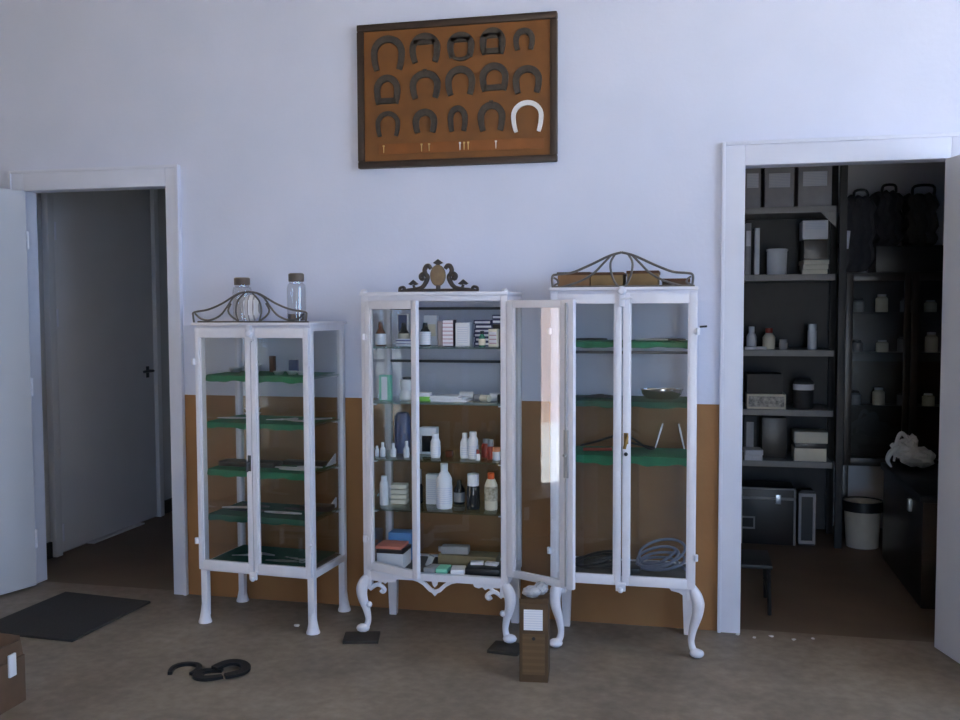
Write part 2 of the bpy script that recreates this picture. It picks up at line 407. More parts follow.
def panes(cab, x0, x1, y0, y1, p, za, zb):
    M().box(x0 + p - .004, x1 - p + .004, y1 - p * .6, y1 - p * .6 + .004, za, zb).make('back_pane', GLASS, cab)
    for x in (x0 + p * .5, x1 - p * .5): M().box(x - .002, x + .002, y0 + p - .004, y1 - p + .004, za, zb).make('side_pane', GLASS, cab)

def shelf(cab, x0, x1, y0, y1, z, p):
    s = M().box(x0 + p * .55, x1 - p * .55, y0 + p, y1 - p, z - .007, z, .001).make('shelf', SHELFG, cab)
    for x, sg in ((x0 + p * .6, 1), (x1 - p * .6, -1)):
        for y in (y0 + p + .01, y1 - p - .03):
            M().box(min(x, x + sg * .03), max(x, x + sg * .03), y, y + .02, z - .0135, z - .0075).make('shelf_bracket', ENAMEL, cab)
    return s

def straight_leg(cab, x, y, z, p, sx, sy):
    m = M(); h = p / 2
    m.box(-h, h, -h, h, .03, z, .003)
    m.lathe([(0, 0), (.030, 0), (.030, .006), (.026, .016), (.019, .05), (.014, .09)], (sx * .004, sy * .004, 0), 14)
    return m.make('leg', ENAMEL, cab, (x, y, 0))

def cabriole(cab, x, y, z, sx, k=1.0, zf=0):
    dx, dy = sx * .86, -.45
    H = z - zf
    P = [(0, 1.0, .020), (.020, .90, .024), (.030, .78, .025), (.026, .62, .021), (.010, .42, .0165), (.002, .24, .013), (.010, .12, .014), (.028, .078, .017), (.040, .068, .014)]
    m = M().tube([(dx * a * k, dy * a * k, zf + b * H) for a, b, r in P], [r for a, b, r in P], 12, 5)
    m.ball((dx * .026 * k, dy * .026 * k, zf + .02), .026, 1.15, 1, .72)
    m.box(-.018, .018, -.018, .018, z - .05, z, .003)
    return m.make('leg', ENAMEL, cab, (x, y, 0))

# ---- left cabinet
LCx, LCy = -1.861, -.235
lx0, lx1, ly0, ly1 = -.279, .279, -.155, .187
cab = thing('instrument_cabinet', 'smallest white glass cabinet, on straight legs, near the left doorway', 'cabinet', (LCx, LCy, 0), 0, 'three white glass instrument cabinets')
LEFT = cab
m = M(); frame_posts(m, lx0, lx1, ly0, ly1, .235, 1.335, .028, .238, .268, 1.31); m.make('frame', ENAMEL, cab)
M().box(lx0 - .008, lx1 + .008, ly0 - .026, ly1 + .008, 1.335, 1.347, .003).make('top_panel', ENAMEL, cab)
M().box(lx0 + .02, lx1 - .02, ly0 + .02, ly1 - .02, .262, .27).make('bottom_panel', PANM, cab)
panes(cab, lx0, lx1, ly0, ly1, .028, .265, 1.312)
for x, sx in ((lx0 + .016, -1), (lx1 - .016, 1)):
    for y, sy in ((ly0 + .014, -1), (ly1 - .014, 1)): straight_leg(cab, x, y, .24, .03, sx, sy)
for z in (1.108, .90, .688, .485): shelf(cab, lx0, lx1, ly0, ly1, z, .028)
d = door_leaf(cab, (lx0 + .004, ly0, 0), 1, .2735, .248, 1.325, 0, st=.022, rail=.044)
M().tube([(.262, -.02, .74), (.262, -.036, .74), (.262, -.042, .70)], .006, 8, 2).box(.254, .27, -.023, -.018, .70, .77, .002).make('handle', DSTEEL, d)
d = door_leaf(cab, (lx1 - .004, ly0, 0), -1, .2735, .248, 1.325, 0, st=.022, rail=.044)
lt = M().lathe([(0, 0), (.016, 0), (.018, .008), (.012, .018), (0, .02)], seg=14).rot(Matrix.Rotation(PI / 2, 3, 'X')).shift((0, ly0 - .022, 1.300))
lt.box(-.01, .01, ly0 - .034, ly0 - .02, 1.262, 1.335, .003).tube([(0, ly0 - .03, 1.278), (.024, ly0 - .036, 1.272)], .006, 8, 1)
lt.make('latch', ENAMEL, cab)
M().box(-.018, .018, ly0 - .03, ly0 - .018, .222, .258, .004).ball((0, ly0 - .03, .228), .012).make('lower_latch', ENAMEL, cab)
# wire crest of the left cabinet
y = ly0 + .0
cr = M(); w = .0045; B = 1.347
def both(pts, r=w, c=-.016): 
    cr.tube([(c + a, y, z) for a, z in pts], r, 8, 5); cr.tube([(c - a, y, z) for a, z in pts], r, 8, 5)
both([(0, 1.481), (.055, 1.470), (.13, 1.430), (.20, 1.404), (.27, 1.392), (.276, 1.376), (.272, B)])
both([(.266, 1.386), (.235, 1.363), (.19, 1.358), (.14, 1.378), (.105, 1.415), (.075, 1.455), (.045, 1.472)])
both([(.085, 1.43), (.10, 1.40), (.085, 1.375), (.05, 1.352)])
both([(.05, 1.352), (.062, 1.395), (.052, 1.44), (.02, 1.474)], .004)
cr.tube([(lx0 + .01, y, B + .003), (lx1 - .01, y, B + .003)], .004, 8, 1)
crest = cr.make('crest', IRON, cab)
md = M().lathe([(0, -.058), (.018, -.054), (.036, -.036), (.047, -.01), (.047, .014), (.036, .042), (.018, .055), (0, .058)], (0, 0, 0), 20, 1, .45)
for a in (-.024, 0, .024): md.tube([(a, -.021 + abs(a) * .12, -.03), (a * 1.15, -.0225 + abs(a) * .12, .005), (a, -.021 + abs(a) * .12, .036)], .004, 6, 3)
part_label(md.make('medallion', stripes_mat('ribbed_white_enamel', (222, 222, 230), (150, 150, 160), 'X', 42, .7), crest, (-.016, y + .02, 1.409)), 'white ribbed oval medallion')

# ---- middle cabinet
MCx, MCy = -1.06, -.22
mx0, mx1, my0, my1 = -.315, .315, -.165, .165
cab = thing('instrument_cabinet', 'middle white glass cabinet with doors ajar, full of medicine bottles and boxes', 'cabinet', (MCx, MCy, 0), 0, 'three white glass instrument cabinets')
MID = cab
m = M(); frame_posts(m, mx0, mx1, my0, my1, .25, 1.47, .03, .255, .285, 1.436); m.make('frame', ENAMEL, cab)
m = M().box(mx0 - .003, mx1 + .003, my0 - .01, my1 + .003, 1.458, 1.474, .004)
for x in (mx0 + .012, mx1 - .012): m.lathe([(.014, 0), (.015, .006), (.008, .012), (0, .014)], (x, my0 + .006, 1.473), 12)
m.make('top_panel', ENAMEL, cab)
M().box(mx0 + .02, mx1 - .02, my0 + .02, my1 - .02, .266, .28).make('bottom_panel', PANM, cab)
panes(cab, mx0, mx1, my0, my1, .03, .28, 1.438)
for z in (1.169, 1.405): part_label(M().box(mx0 + .03, mx1 - .03, my1 - .028, my1 - .02, z - .006, z + .006).make('shelf_shadow_bar', DSTEEL, cab), 'thin dark bar for the shelf shadow line across the back')  # dark bars stand in for shelf-edge shadow lines on the wall
for z in (1.243, 1.008, .763, .547): shelf(cab, mx0, mx1, my0, my1, z, .03)
cabriole(cab, mx0 + .016, my0 + .016, .256, -1, zf=.014); cabriole(cab, mx1 - .016, my0 + .016, .256, 1, zf=.014)
for x in (mx0 + .03, mx1 - .03): M().prism([(-.026, .256), (.026, .256), (.02, 0), (-.014, 0)], -.014, .014, 'xz', .002).make('leg', ENAMEL, cab, (x, my1 - .02, 0))
ap = M(); yy0, yy1 = my0 + .002, my0 + .014
ap.prism([(-.105, .257), (-.075, .25), (-.05, .236), (-.036, .222), (-.026, .212), (-.012, .206), (0, .192), (.012, .206), (.026, .212), (.036, .222), (.05, .236), (.075, .25), (.105, .257), (.055, .257), (.035, .243), (.016, .225), (0, .218), (-.016, .225), (-.035, .243), (-.055, .257)], yy0, yy1, 'xz')
ap.prism([(-.014, .257), (-.008, .238), (0, .230), (.008, .238), (.014, .257)], yy0, yy1, 'xz')
ap.make('apron', ENAMEL, cab)
for s in (-1, 1):
    bk = M()
    bk.prism([(s * a, z) for a, z in ((.30, .257), (.165, .257), (.172, .243), (.19, .238), (.205, .244), (.218, .232), (.232, .240), (.25, .243), (.30, .244))], yy0, yy1, 'xz')
    bk.tube([(s * .29, my0 + .008, .205), (s * .262, my0 + .008, .224), (s * .24, my0 + .008, .222), (s * .224, my0 + .008, .206), (s * .232, my0 + .008, .196), (s * .242, my0 + .008, .203)], .0095, 8, 4)
    bk.tube([(s * .262, my0 + .008, .224), (s * .245, my0 + .008, .236), (s * .235, my0 + .008, .245)], .007, 8, 4)
    M().ball((s * .293, my0 + .004, .138), .014).make('leg_boss', ENAMEL, cab)
    bk.make('leg_bracket', ENAMEL, cab)
door_leaf(cab, (mx0 + .030, my0, 0), 1, .283, .298, 1.437, math.radians(-24), st=.026, rail=.034)
d = door_leaf(cab, (mx1 - .006, my0 - .004, 0), -1, .325, .298, 1.437, math.radians(154.5), st=.034, rail=.03, fs=.06)
lk = M().box(-.305, -.285, 0, .008, .74, .93, .003).tube([(-.295, .008, .83), (-.295, .02, .83)], .006, 8, 1)
part_label(lk.make('lock_plate', GREYP, d), 'worn steel lock plate')
M().tube([(-.295, .006, .93), (-.295, .006, 1.425)], .005, 8, 1).tube([(-.295, .006, .31), (-.295, .006, .74)], .004, 8, 1).make('lock_rod', GREYP, d)
# cast crest
cx, y = .022, my0 + .0
f = M(); B = 1.475
f.prism([(cx - .172, B), (cx + .172, B), (cx + .172, B + .006), (cx + .15, B + .012), (cx - .15, B + .012), (cx - .172, B + .006)], y, y + .012, 'xz')
for s in (-1, 1):
    T = lambda pts, r: f.tube([(cx + s * a, y + .006, B + z) for a, z in pts], r, 8, 5)
    T([(.168, .004), (.165, .016), (.150, .019), (.143, .010)], .006)
    T([(.135, .008), (.10, .010), (.070, .018), (.052, .040), (.046, .062), (.060, .074), (.072, .066), (.070, .056), (.060, .058)], [.006, .008, .009, .010, .010, .010, .012, .012, .010])
    T([(.046, .062), (.058, .085), (.052, .103), (.040, .106), (.030, .094)], [.008, .010, .010, .010, .008])
    T([(.10, .010), (.107, .028)], .006)
    f.prism([(cx + s * a, B + z) for a, z in ((.085, .032), (.107, .050), (.129, .032), (.118, .027), (.107, .030), (.096, .027))], y + .001, y + .011, 'xz')
f.prism([(cx - .022, B + .118), (cx, B + .134), (cx + .022, B + .118), (cx + .008, B + .112), (cx, B + .100), (cx - .008, B + .112)], y + .001, y + .011, 'xz')
f.tube([(cx, y + .006, B + .01), (cx, y + .006, B + .03)], .010, 8, 1)
crest = f.make('crest', FRET, cab)
ov = M().lathe([(0, 0), (.030, 0), (.034, .004), (.030, .010), (0, .013)], seg=24).rot(Matrix.Rotation(PI / 2, 3, 'X'))
for v in ov.b.verts: v.co.z *= 1.32
part_label(ov.make('medallion', OVAL, crest, (cx, y + .006, B + .066)), 'brownish oval medallion')

# ---- right cabinet
RCx, RCy = -.283, -.205
rx0, rx1, ry0, ry1 = -.290, .294, -.150, .155
cab = thing('instrument_cabinet', 'right white glass cabinet on curved legs, with cardboard boxes on top', 'cabinet', (RCx, RCy, 0), 0, 'three white glass instrument cabinets')
RIGHT = cab
m = M(); frame_posts(m, rx0, rx1, ry0, ry1, .275, 1.475, .03, .28, .31, 1.44); m.make('frame', ENAMEL, cab)
M().box(rx0 - .001, rx1 + .001, ry0 - .022, ry1 + .002, 1.475, 1.488, .003).make('top_panel', ENAMEL, cab)
M().box(rx0 + .02, rx1 - .02, ry0 + .02, ry1 - .02, .296, .308).make('bottom_panel', PANM, cab)
panes(cab, rx0, rx1, ry0, ry1, .03, .305, 1.442)
M().box(rx0 + .03, rx1 - .03, ry1 - .028, ry1 - .02, 1.208, 1.22).make('shelf_shadow_bar', DSTEEL, cab)  # dark bar in place of the shelf's shadow line on the wall
for z in (1.262, 1.022, .80): shelf(cab, rx0, rx1, ry0, ry1, z, .03)
cabriole(cab, rx0 + .045, ry0 + .016, .282, -1, 1.0); cabriole(cab, rx1 - .016, ry0 + .016, .282, 1, 1.1)
for x in (rx0 + .03, rx1 - .03): M().prism([(-.026, .28), (.026, .28), (.016, 0), (-.016, 0)], -.014, .014, 'xz', .002).make('leg', ENAMEL, cab, (x, ry1 - .02, 0))
for s in (-1, 1):
    M().prism([(s * a, z) for a, z in ((.29, .281), (.19, .281), (.20, .268), (.23, .262), (.25, .25), (.262, .235), (.285, .235))], ry0 + .004, ry0 + .018, 'xz').make('leg_bracket', ENAMEL, cab)
door_leaf(cab, (rx0 + .004, ry0, 0), 1, .286, .284, 1.462, 0, st=.027, rail=.04)
d = door_leaf(cab, (rx1 - .004, ry0, 0), -1, .286, .284, 1.462, 0, st=.027, rail=.04)
M().tube([(.012, -.026, 1.33), (.04, -.028, 1.332)], .004, 8, 1).make('hinge_pin', DSTEEL, d)
hd = M().box(-.28, -.262, -.024, -.018, .86, .905, .002).tube([(-.271, -.022, .895), (-.266, -.045, .89), (-.276, -.052, .845)], .0065, 8, 4)
part_label(hd.make('handle', BRASS, d), 'brass lever handle')
M().ball((-.271, -.026, .82), .008).make('keyhole_cover', DSTEEL, d)
lt = M().lathe([(0, 0), (.017, 0), (.019, .008), (.012, .02), (0, .022)], seg=14).rot(Matrix.Rotation(PI / 2, 3, 'X')).shift((0, ry0 - .022, 1.472))
lt.box(-.011, .011, ry0 - .036, ry0 - .02, 1.41, 1.49, .003).tube([(0, ry0 - .034, 1.44), (.04, ry0 - .036, 1.446)], .005, 8, 1)
lt.make('latch', ENAMEL, cab)
M().box(-.02, .02, ry0 - .03, ry0 - .018, .262, .298, .004).ball((0, ry0 - .03, .268), .012).make('lower_latch', ENAMEL, cab)
cr = M(); y = ry0 + .0; B = 1.488; w = .005
def both(pts, r=w, c=-.004):
    cr.tube([(c + a, y, z) for a, z in pts], r, 8, 5); cr.tube([(c - a, y, z) for a, z in pts], r, 8, 5)
both([(0, 1.626), (.05, 1.612), (.13, 1.575), (.20, 1.547), (.255, 1.541), (.278, 1.532), (.276, B)])
both([(.272, 1.528), (.258, 1.518), (.255, 1.505), (.268, 1.498), (.262, B)], .004)
both([(.025, 1.620), (.042, 1.59), (.042, 1.555), (.03, 1.515), (.012, B)], .0045)
both([(.04, 1.616), (.075, 1.580), (.11, 1.545), (.16, 1.515), (.22, 1.495), (.25, B)], .0045)
cr.tube([(rx0 + .012, y, B + .003), (rx1 - .012, y, B + .003)], .004, 8, 1)
cr.make('crest', IRON, cab)

# ------------------------------------------------------------------ green shelf cloths
def cloth(name, label, x0, x1, y0, y1, z, drop, m, seed, group):
    rg = random.Random(seed); n = 26; b = bmesh.new()
    rows = []
    ph = rg.random() * 6
    for i in range(n + 1):
        u = i / n; x = x0 + (x1 - x0) * u
        wv = .002 * math.sin(u * 23 + ph)
        dz = drop * (1 + .14 * math.sin(u * 17 + ph) + .10 * math.sin(u * 39))
        rows.append([(x, y1, z + .003), (x, (y0 + y1) / 2, z + .003 + abs(wv)), (x, y0 + .01, z + .004), (x, y0 - .001 + wv * .5, z + .001), (x, y0 - .003 + wv, z - dz * .5), (x, y0 - .003 + wv * 1.5, z - dz)])
    vs = [[b.verts.new(p) for p in r] for r in rows]
    for i in range(n):
        for j in range(5): b.faces.new((vs[i][j], vs[i + 1][j], vs[i + 1][j + 1], vs[i][j + 1]))
    bmesh.ops.recalc_face_normals(b, faces=b.faces[:])
    bmesh.ops.solidify(b, geom=b.faces[:], thickness=-.0025)
    mm = M(); mm.add(b)
    cx, cy = (x0 + x1) / 2, (y0 + y1) / 2
    o = mm.shift((-cx, -cy, -z)).make(name, m, None, (cx, cy, z + .001))
    return tag(o, label, 'cloth', group)
G1 = 'green cloths in the left cabinet'
for z, dr, m_, lb in ((1.108, .022, CLOTH, 'green cloth on the topmost shelf of the smallest cabinet'), (.90, .02, CLOTH, 'green cloth on the second shelf from top of the smallest cabinet'),
                      (.688, .024, CLOTH, 'green cloth under the black case, third shelf of the smallest cabinet'), (.485, .022, CLOTHD, 'dark green cloth on the fourth shelf of the smallest cabinet')):
    cloth('shelf_cloth', lb, LCx + lx0 + .033, LCx + lx1 - .033, LCy + ly0 + .023, LCy + ly1 - .034, z, dr, m_, int(z * 100), G1)
cloth('shelf_cloth', 'dark cloth lining the bottom of the smallest cabinet', LCx + lx0 + .036, LCx + lx1 - .036, LCy + ly0 + .034, LCy + ly1 - .034, .2755, .003, CLOTHD, 5, G1)
G2 = 'green cloths in the right cabinet'
for z, dr, m_, lb in ((1.262, .018, CLOTH, 'green cloth on the topmost shelf of the right cabinet'), (1.022, .02, CLOTHD, 'dark green cloth under the steel dish in the right cabinet'),
                      (.80, .03, CLOTH, 'green cloth on the lowest glass shelf of the right cabinet')):
    cloth('shelf_cloth', lb, RCx + rx0 + .035, RCx + rx1 - .035, RCy + ry0 + .024, RCy + ry1 - .036, z, dr, m_, int(z * 100), G2)

# ------------------------------------------------------------------ packaging builders
def carton(name, label, x, y, z, w, d, h, m, lab=None, cat='box', group=None, rz=0, lw=.8, lz=(.15, .85), lid=None, labname='label', bev=.0015):
    o = thing(name, label, cat, (x, y, z), rz, group)
    M().box(-w / 2, w / 2, -d / 2, d / 2, 0, h, bev).make('body', m, o)
    if lab: M().box(-w / 2 * lw, w / 2 * lw, -d / 2 - .0012, -d / 2 + .001, h * lz[0], h * lz[1]).make(labname, lab, o)
    if lid: M().box(-w / 2 - .002, w / 2 + .002, -d / 2 - .002, d / 2 + .002, h, h + lid[1], bev).make('lid', lid[0], o)
    return o
def bottle(label, x, y, z, r, h, m, cap=None, lab=None, neck=.4, caph=.16, sh=.7, group='medicine bottles in the middle cabinet', name='medicine_bottle', cat='bottle', labz=(.12, .6)):
    o = thing(name, label, cat, (x, y, z), 0, group)
    hb = h * (1 - caph) if cap else h
    M().lathe([(0, 0), (r * .92, 0), (r, .004), (r, hb * sh), (r * .93, hb * (sh + .05)), (r * (neck + .12), hb * (sh + .2) if sh < .8 else hb * .97), (r * neck, hb * .985), (r * neck, hb), (0, hb)], (0, 0, 0), 18).make('body', m, o)
    if cap:
        cm, cr_ = cap
        M().lathe([(0, hb - .004), (r * cr_, hb - .004), (r * cr_, h - .002), (r * cr_ * .9, h), (0, h)], (0, 0, 0), 16).make('cap', cm, o)
    if lab: M().lathe([(r + .0008, hb * labz[0]), (r + .0012, hb * labz[0]), (r + .0012, hb * labz[1]), (r + .0008, hb * labz[1])], (0, 0, 0), 18).make('label', lab, o)
    return o

# ------------------------------------------------------------------ middle cabinet contents
Z = 1.2445
GB = 'medicine cartons in the middle cabinet'
bottle('brown bottle with white label, leftmost on the top shelf', -1.327, -.27, Z, .0225, .105, AMBER, None, PLASTIC, .4, 0, .5, labz=(.05, .5))
carton('medicine_box', 'pale box with blue front behind two brown bottles, top shelf', -1.262, -.14, Z, .05, .04, .135, PLASTIC, DBLUE, group=GB, lz=(.45, .98))
bottle('dark bottle with pale label, second on the top shelf', -1.243, -.205, Z, .024, .10, DARKG, None, CREAM, .4, 0, .52, labz=(.05, .52))
bp = M()
for k, (a, zz) in enumerate(((0, 0), (.25, .011), (.1, .022))):
    bp.box(-.032, .032, -.02, .02, zz, zz + .009, .002, Matrix.Rotation(a, 3, 'Z'))
tag(bp.make('blister_pack', stripes_mat('white_blue_foil', (226, 228, 240), (60, 76, 140), 'Z', 75, .6), None, (-1.215, -.29, Z)), 'white and blue foil packs lying in front of dark bottle', 'pack')
carton('medicine_box', 'clear white box behind a black topped bottle', -1.135, -.14, Z, .06, .04, .13, PLASTIC, CREAM, group=GB, lz=(.3, .7))
bottle('black topped bottle with blue white label, third on the top shelf', -1.128, -.265, Z, .0245, .10, DARKG, None, LABELT, .4, 0, .56, labz=(.05, .62))
carton('medicine_box', 'narrow pinkish box left of two white cartons', -1.074, -.19, Z, .026, .05, .106, mat('pale_pink_card', (212, 196, 200), .6), None, group=GB)
carton('medicine_box', 'white carton with red print and dark sides, top shelf', -1.020, -.27, Z, .05, .05, .112, mat('dark_maroon_card', (62, 44, 56), .6), REDLAB, group=GB, lw=.9, lz=(.02, .99))
carton('medicine_box', 'plain white carton right of the red printed one', -.956, -.27, Z, .062, .05, .100, PLASTIC, LABELT, group=GB, lw=.7)
for k in range(6):
    carton('medicine_box', ['lowest', 'second lowest', 'third from bottom', 'fourth from bottom', 'second from top', 'topmost'][k] + ' of the stacked navy striped boxes on the top shelf',
           -.884 + .003 * math.sin(k * 2.1), -.19, Z + k * .0185, .078, .06, .0178, NAVY, PAPER, group='stacked navy striped boxes', lw=.86, lz=(.22, .72))
bottle('tiny green bottle before the striped box stack', -.868, -.31, Z, .014, .066, mat('green_glass', (60, 130, 110), .2), (DARKG, .6), CREAM)
carton('medicine_box', 'small cream carton right of striped boxes', -.822, -.29, Z, .038, .04, .074, CREAM, REDLAB, group=GB)
for k in range(2):
    carton('medicine_box', ['lower', 'upper'][k] + ' navy striped box standing on the tall dark carton at right', -.818, -.20, Z + .094 + k * .0195, .05, .05, .019, NAVY, PAPER, group='stacked navy striped boxes', lw=.86, lz=(.25, .75))
carton('medicine_box', 'dark tall carton under the two rightmost striped boxes', -.818, -.20, Z, .046, .05, .093, BLACK, None, group=GB)

Z = 1.0095
carton('medicine_box', 'mint green edged white box, leftmost on the second shelf', -1.306, -.27, Z, .048, .04, .108, MINT, PLASTIC, group=GB, lw=.55, lz=(.02, .94))
j = thing('gauze_jar', 'white jar with rolls, second shelf left', 'jar', (-1.216, -.26, Z))
M().lathe([(0, 0), (.026, 0), (.030, .006), (.027, .03), (.022, .045), (.027, .06), (.029, .085), (.024, .09), (0, .09)], seg=18).make('body', PLASTIC, j)
part_label(M().lathe([(0, .086), (.02, .086), (.021, .10), (0, .102)], (.004, 0, 0), 14).make('lid', DSTEEL, j), 'dark lid')
pk = thing('soft_pack', 'green ended soft pack on the second shelf', 'pack', (-1.125, -.29, Z))
M().box(-.032, .032, -.025, .025, 0, .02, .005).make('body', GREEN, pk); M().box(-.026, .028, -.022, .022, .02, .038, .006).make('wrapper', PLASTIC, pk)
for k, (w, hh, dx) in enumerate(((.17, .009, 0), (.15, .008, -.006), (.12, .007, -.018))):
    o = M().box(-w / 2, w / 2, -.05, .05, 0, hh, .003).make('paper_packet', PAPER, None, (-1.02 + dx, -.265, Z + (0, .009, .017)[k]), .06 * (k - 1))
    tag(o, ['lowest', 'middle', 'topmost'][k] + ' of the flat white packets on the second shelf', 'packet', 'flat white packets')
o = M().tube([(-.030, 0, .018), (.03, 0, .018)], .018, 14, 1).make('gauze_roll', PLASTIC, None, (-.962, -.20, Z + .0), .1); tag(o, 'white gauze roll behind the flat packets', 'roll', 'gauze rolls')
o = M().tube([(-.018, 0, .014), (.02, 0, .014)], .014, 14, 1).make('gauze_roll', GREYP, None, (-.905, -.24, Z), .4); tag(o, 'grey gauze roll right of flat packets', 'roll', 'gauze rolls')
o = M().tube([(-.02, 0, .015), (.022, 0, .015)], .015, 14, 1).make('gauze_roll', CREAM, None, (-.862, -.28, Z), -.5); tag(o, 'cream gauze roll right of the grey one', 'roll', 'gauze rolls')
o = M().box(-.022, .022, -.02, .02, 0, .032, .005).make('adhesive_pack', PAPER, None, (-.835, -.21, Z), .3); tag(o, 'small white pack at right end of second shelf', 'pack')
o = M().box(-.014, .014, -.02, .02, 0, .03, .003).make('film_case', BLACK, None, (-.80, -.25, Z), .1); tag(o, 'small black case at right end of second shelf', 'case')

Z = .7645
for k, (x, h, r, lb) in enumerate(((-1.342, .046, .009, 'leftmost little vial of the row on third shelf'), (-1.316, .062, .012, 'second little vial from left on third shelf'), (-1.268, .06, .013, 'little vial before the tall blue jar'), (-1.208, .07, .013, 'tallest little vial, right of the blue jar'))):
    bottle(lb, x, -.29, Z, r, h, PLASTIC, (PLASTIC, .55), None, .45, .25, group='little vials on third shelf', name='vial', cat='vial')
bottle('tall blue grey jar behind vials on the third shelf', -1.262, -.17, Z, .036, .18, DBLUE, None, None, .7, 0, .85)
carton('medicine_box', 'white carton with dark green picture, third shelf', -1.14, -.17, Z, .075, .05, .118, PLASTIC, DARKG, group=GB, lw=.7, lz=(.1, .7))
bottle('white bottle right of the carton with dark picture', -1.084, -.27, Z, .021, .106, PLASTIC, (PLASTIC, .7), LABELT, .6, .2, .8)
o = M().box(-.016, .016, -.012, .012, 0, .028, .003).make('rubber_stopper', AMBER, None, (-1.03, -.24, Z)); tag(o, 'small dark stopper on third shelf', 'stopper')
bottle('left of two white bottles with blue print standing close together', -.957, -.26, Z, .019, .108, PLASTIC, (PLASTIC, .6), LABELT, .5, .2, .78)
bottle('right of two white bottles with blue print standing close together', -.918, -.27, Z, .022, .116, PLASTIC, (PLASTIC, .7), LABELT, .6, .16, .82)
bottle('red brown bottle on the third shelf', -.872, -.22, Z, .021, .08, RED, (GREYP, .7), None, .6, .22, .8)
bottle('tiny clear bottle beside the red brown one', -.888, -.31, Z, .010, .046, PLASTIC, (RED, .7), None, .5, .3)
bottle('small grey topped red bottle, right of the larger red brown one', -.842, -.27, Z, .014, .085, RED, (GREYP, .9), None, .6, .3, .8)
bottle('small white jar with orange lid, rightmost on third shelf', -.812, -.29, Z, .017, .055, PLASTIC, (mat('pale_orange', (226, 150, 110), .5), 1.0), None, .8, .25, .85)

Z = .5485
bottle('slim white bottle, leftmost on the fourth shelf', -1.318, -.27, Z, .019, .128, PLASTIC, (PLASTIC, .7), None, .6, .14, .84)
for k in range(4):
    o = M().box(-.035, .035, -.03, .03, 0, .019, .005).make('pill_tray', CREAM, None, (-1.262, -.22, Z + k * .0225), .04 * k)
    tag(o, ['lowest', 'second', 'third', 'topmost'][k] + ' of the stacked pale trays on the fourth shelf', 'tray', 'stacked pale trays')
bottle('slim dark bottle behind the ajar door edge, fourth shelf', -1.178, -.20, Z, .015, .15, DARKG, (GREYP, .7), None, .5, .4, .8)
carton('medicine_box', 'white slab carton behind the largest white bottle', -1.118, -.20, Z, .05, .04, .132, PLASTIC, LABELT, group=GB)
bottle('largest white bottle, centre of the fourth shelf', -1.043, -.28, Z, .034, .195, PLASTIC, (PLASTIC, .48), LABELT, .42, .18, .78)
bottle('dark bottle with grey label beside the largest white one', -1.002, -.18, Z, .024, .105, DARKG, None, GREYP, .35, 0, .6, labz=(.1, .5))
bottle('dark bottle with large white cap on fourth shelf', -.918, -.27, Z, .0285, .152, DARKG, (PLASTIC, .88), DARKG, .8, .32, .86)
bottle('white bottle with orange cap, rightmost on fourth shelf', -.84, -.27, Z, .0275, .158, CREAM, (ORANGE, .55), mat('grey_dark_print', (120, 112, 92), .6, rgb2=(210, 204, 190), scale=60), .5, .15, .78, labz=(.3, .75))

Z = .281
carton('instrument_box', 'white box with black strip and salmon lid, bottom left of middle cabinet', -1.278, -.26, Z, .118, .12, .066, PLASTIC, None, lid=(BLACK, .016))
carton('instrument_box', 'thin salmon pink box on the white box at bottom left', -1.288, -.255, Z + .0825, .116, .115, .012, PINK, None)
carton('instrument_box', 'sky blue box behind the salmon one at bottom left', -1.28, -.135, Z, .105, .08, .122, BLUE, None)
carton('instrument_box', 'olive green flat carton at bottom of the middle cabinet', -.96, -.17, Z, .26, .10, .046, mat('olive_card', (128, 118, 92), .7), None)
o = M().box(-.062, .062, -.03, .03, 0, .034, .008).tube([(-.062, 0, .017), (-.075, 0, .017)], .012, 8, 1).make('syringe_pack', GREYP, None, (-1.02, -.18, Z + .047), .1); tag(o, 'grey wrapped pack lying on the olive carton', 'pack')
o = M().box(-.012, .012, -.012, .012, 0, .05, .003, Matrix.Rotation(.4, 3, 'Y')).make('clip', GREYP, None, (-1.115, -.26, Z + .003)); tag(o, 'small grey clip leaning at bottom of middle cabinet', 'clip')
for k, (x, w, mm, lb) in enumerate(((-1.09, .05, GREYP, 'grey packet at bottom of middle cabinet'), (-1.04, .05, MINT, 'pale green packet at bottom of middle cabinet'), (-.975, .06, PAPER, 'white packet at bottom of middle cabinet'))):
    o = M().box(-w / 2, w / 2, -.04, .04, 0, .02, .004).make('packet', mm, None, (x, -.31, Z), .15 * (k - 1)); tag(o, lb, 'packet', 'packets at the bottom of the middle cabinet')
o = M().box(-.075, .075, -.05, .05, 0, .03, .006).make('case', BLACK, None, (-.865, -.295, Z), .05); tag(o, 'flat black case at bottom right of middle cabinet', 'case')
for k, x in enumerate((-.90, -.835)):
    o = M().box(-.028, .028, -.018, .018, 0, .012, .003).make('packet', PAPER, None, (x, -.28, Z + .0305), .2 - .3 * k); tag(o, ['left', 'right'][k] + ' of two white packets on the flat black case', 'packet', 'packets at the bottom of the middle cabinet')

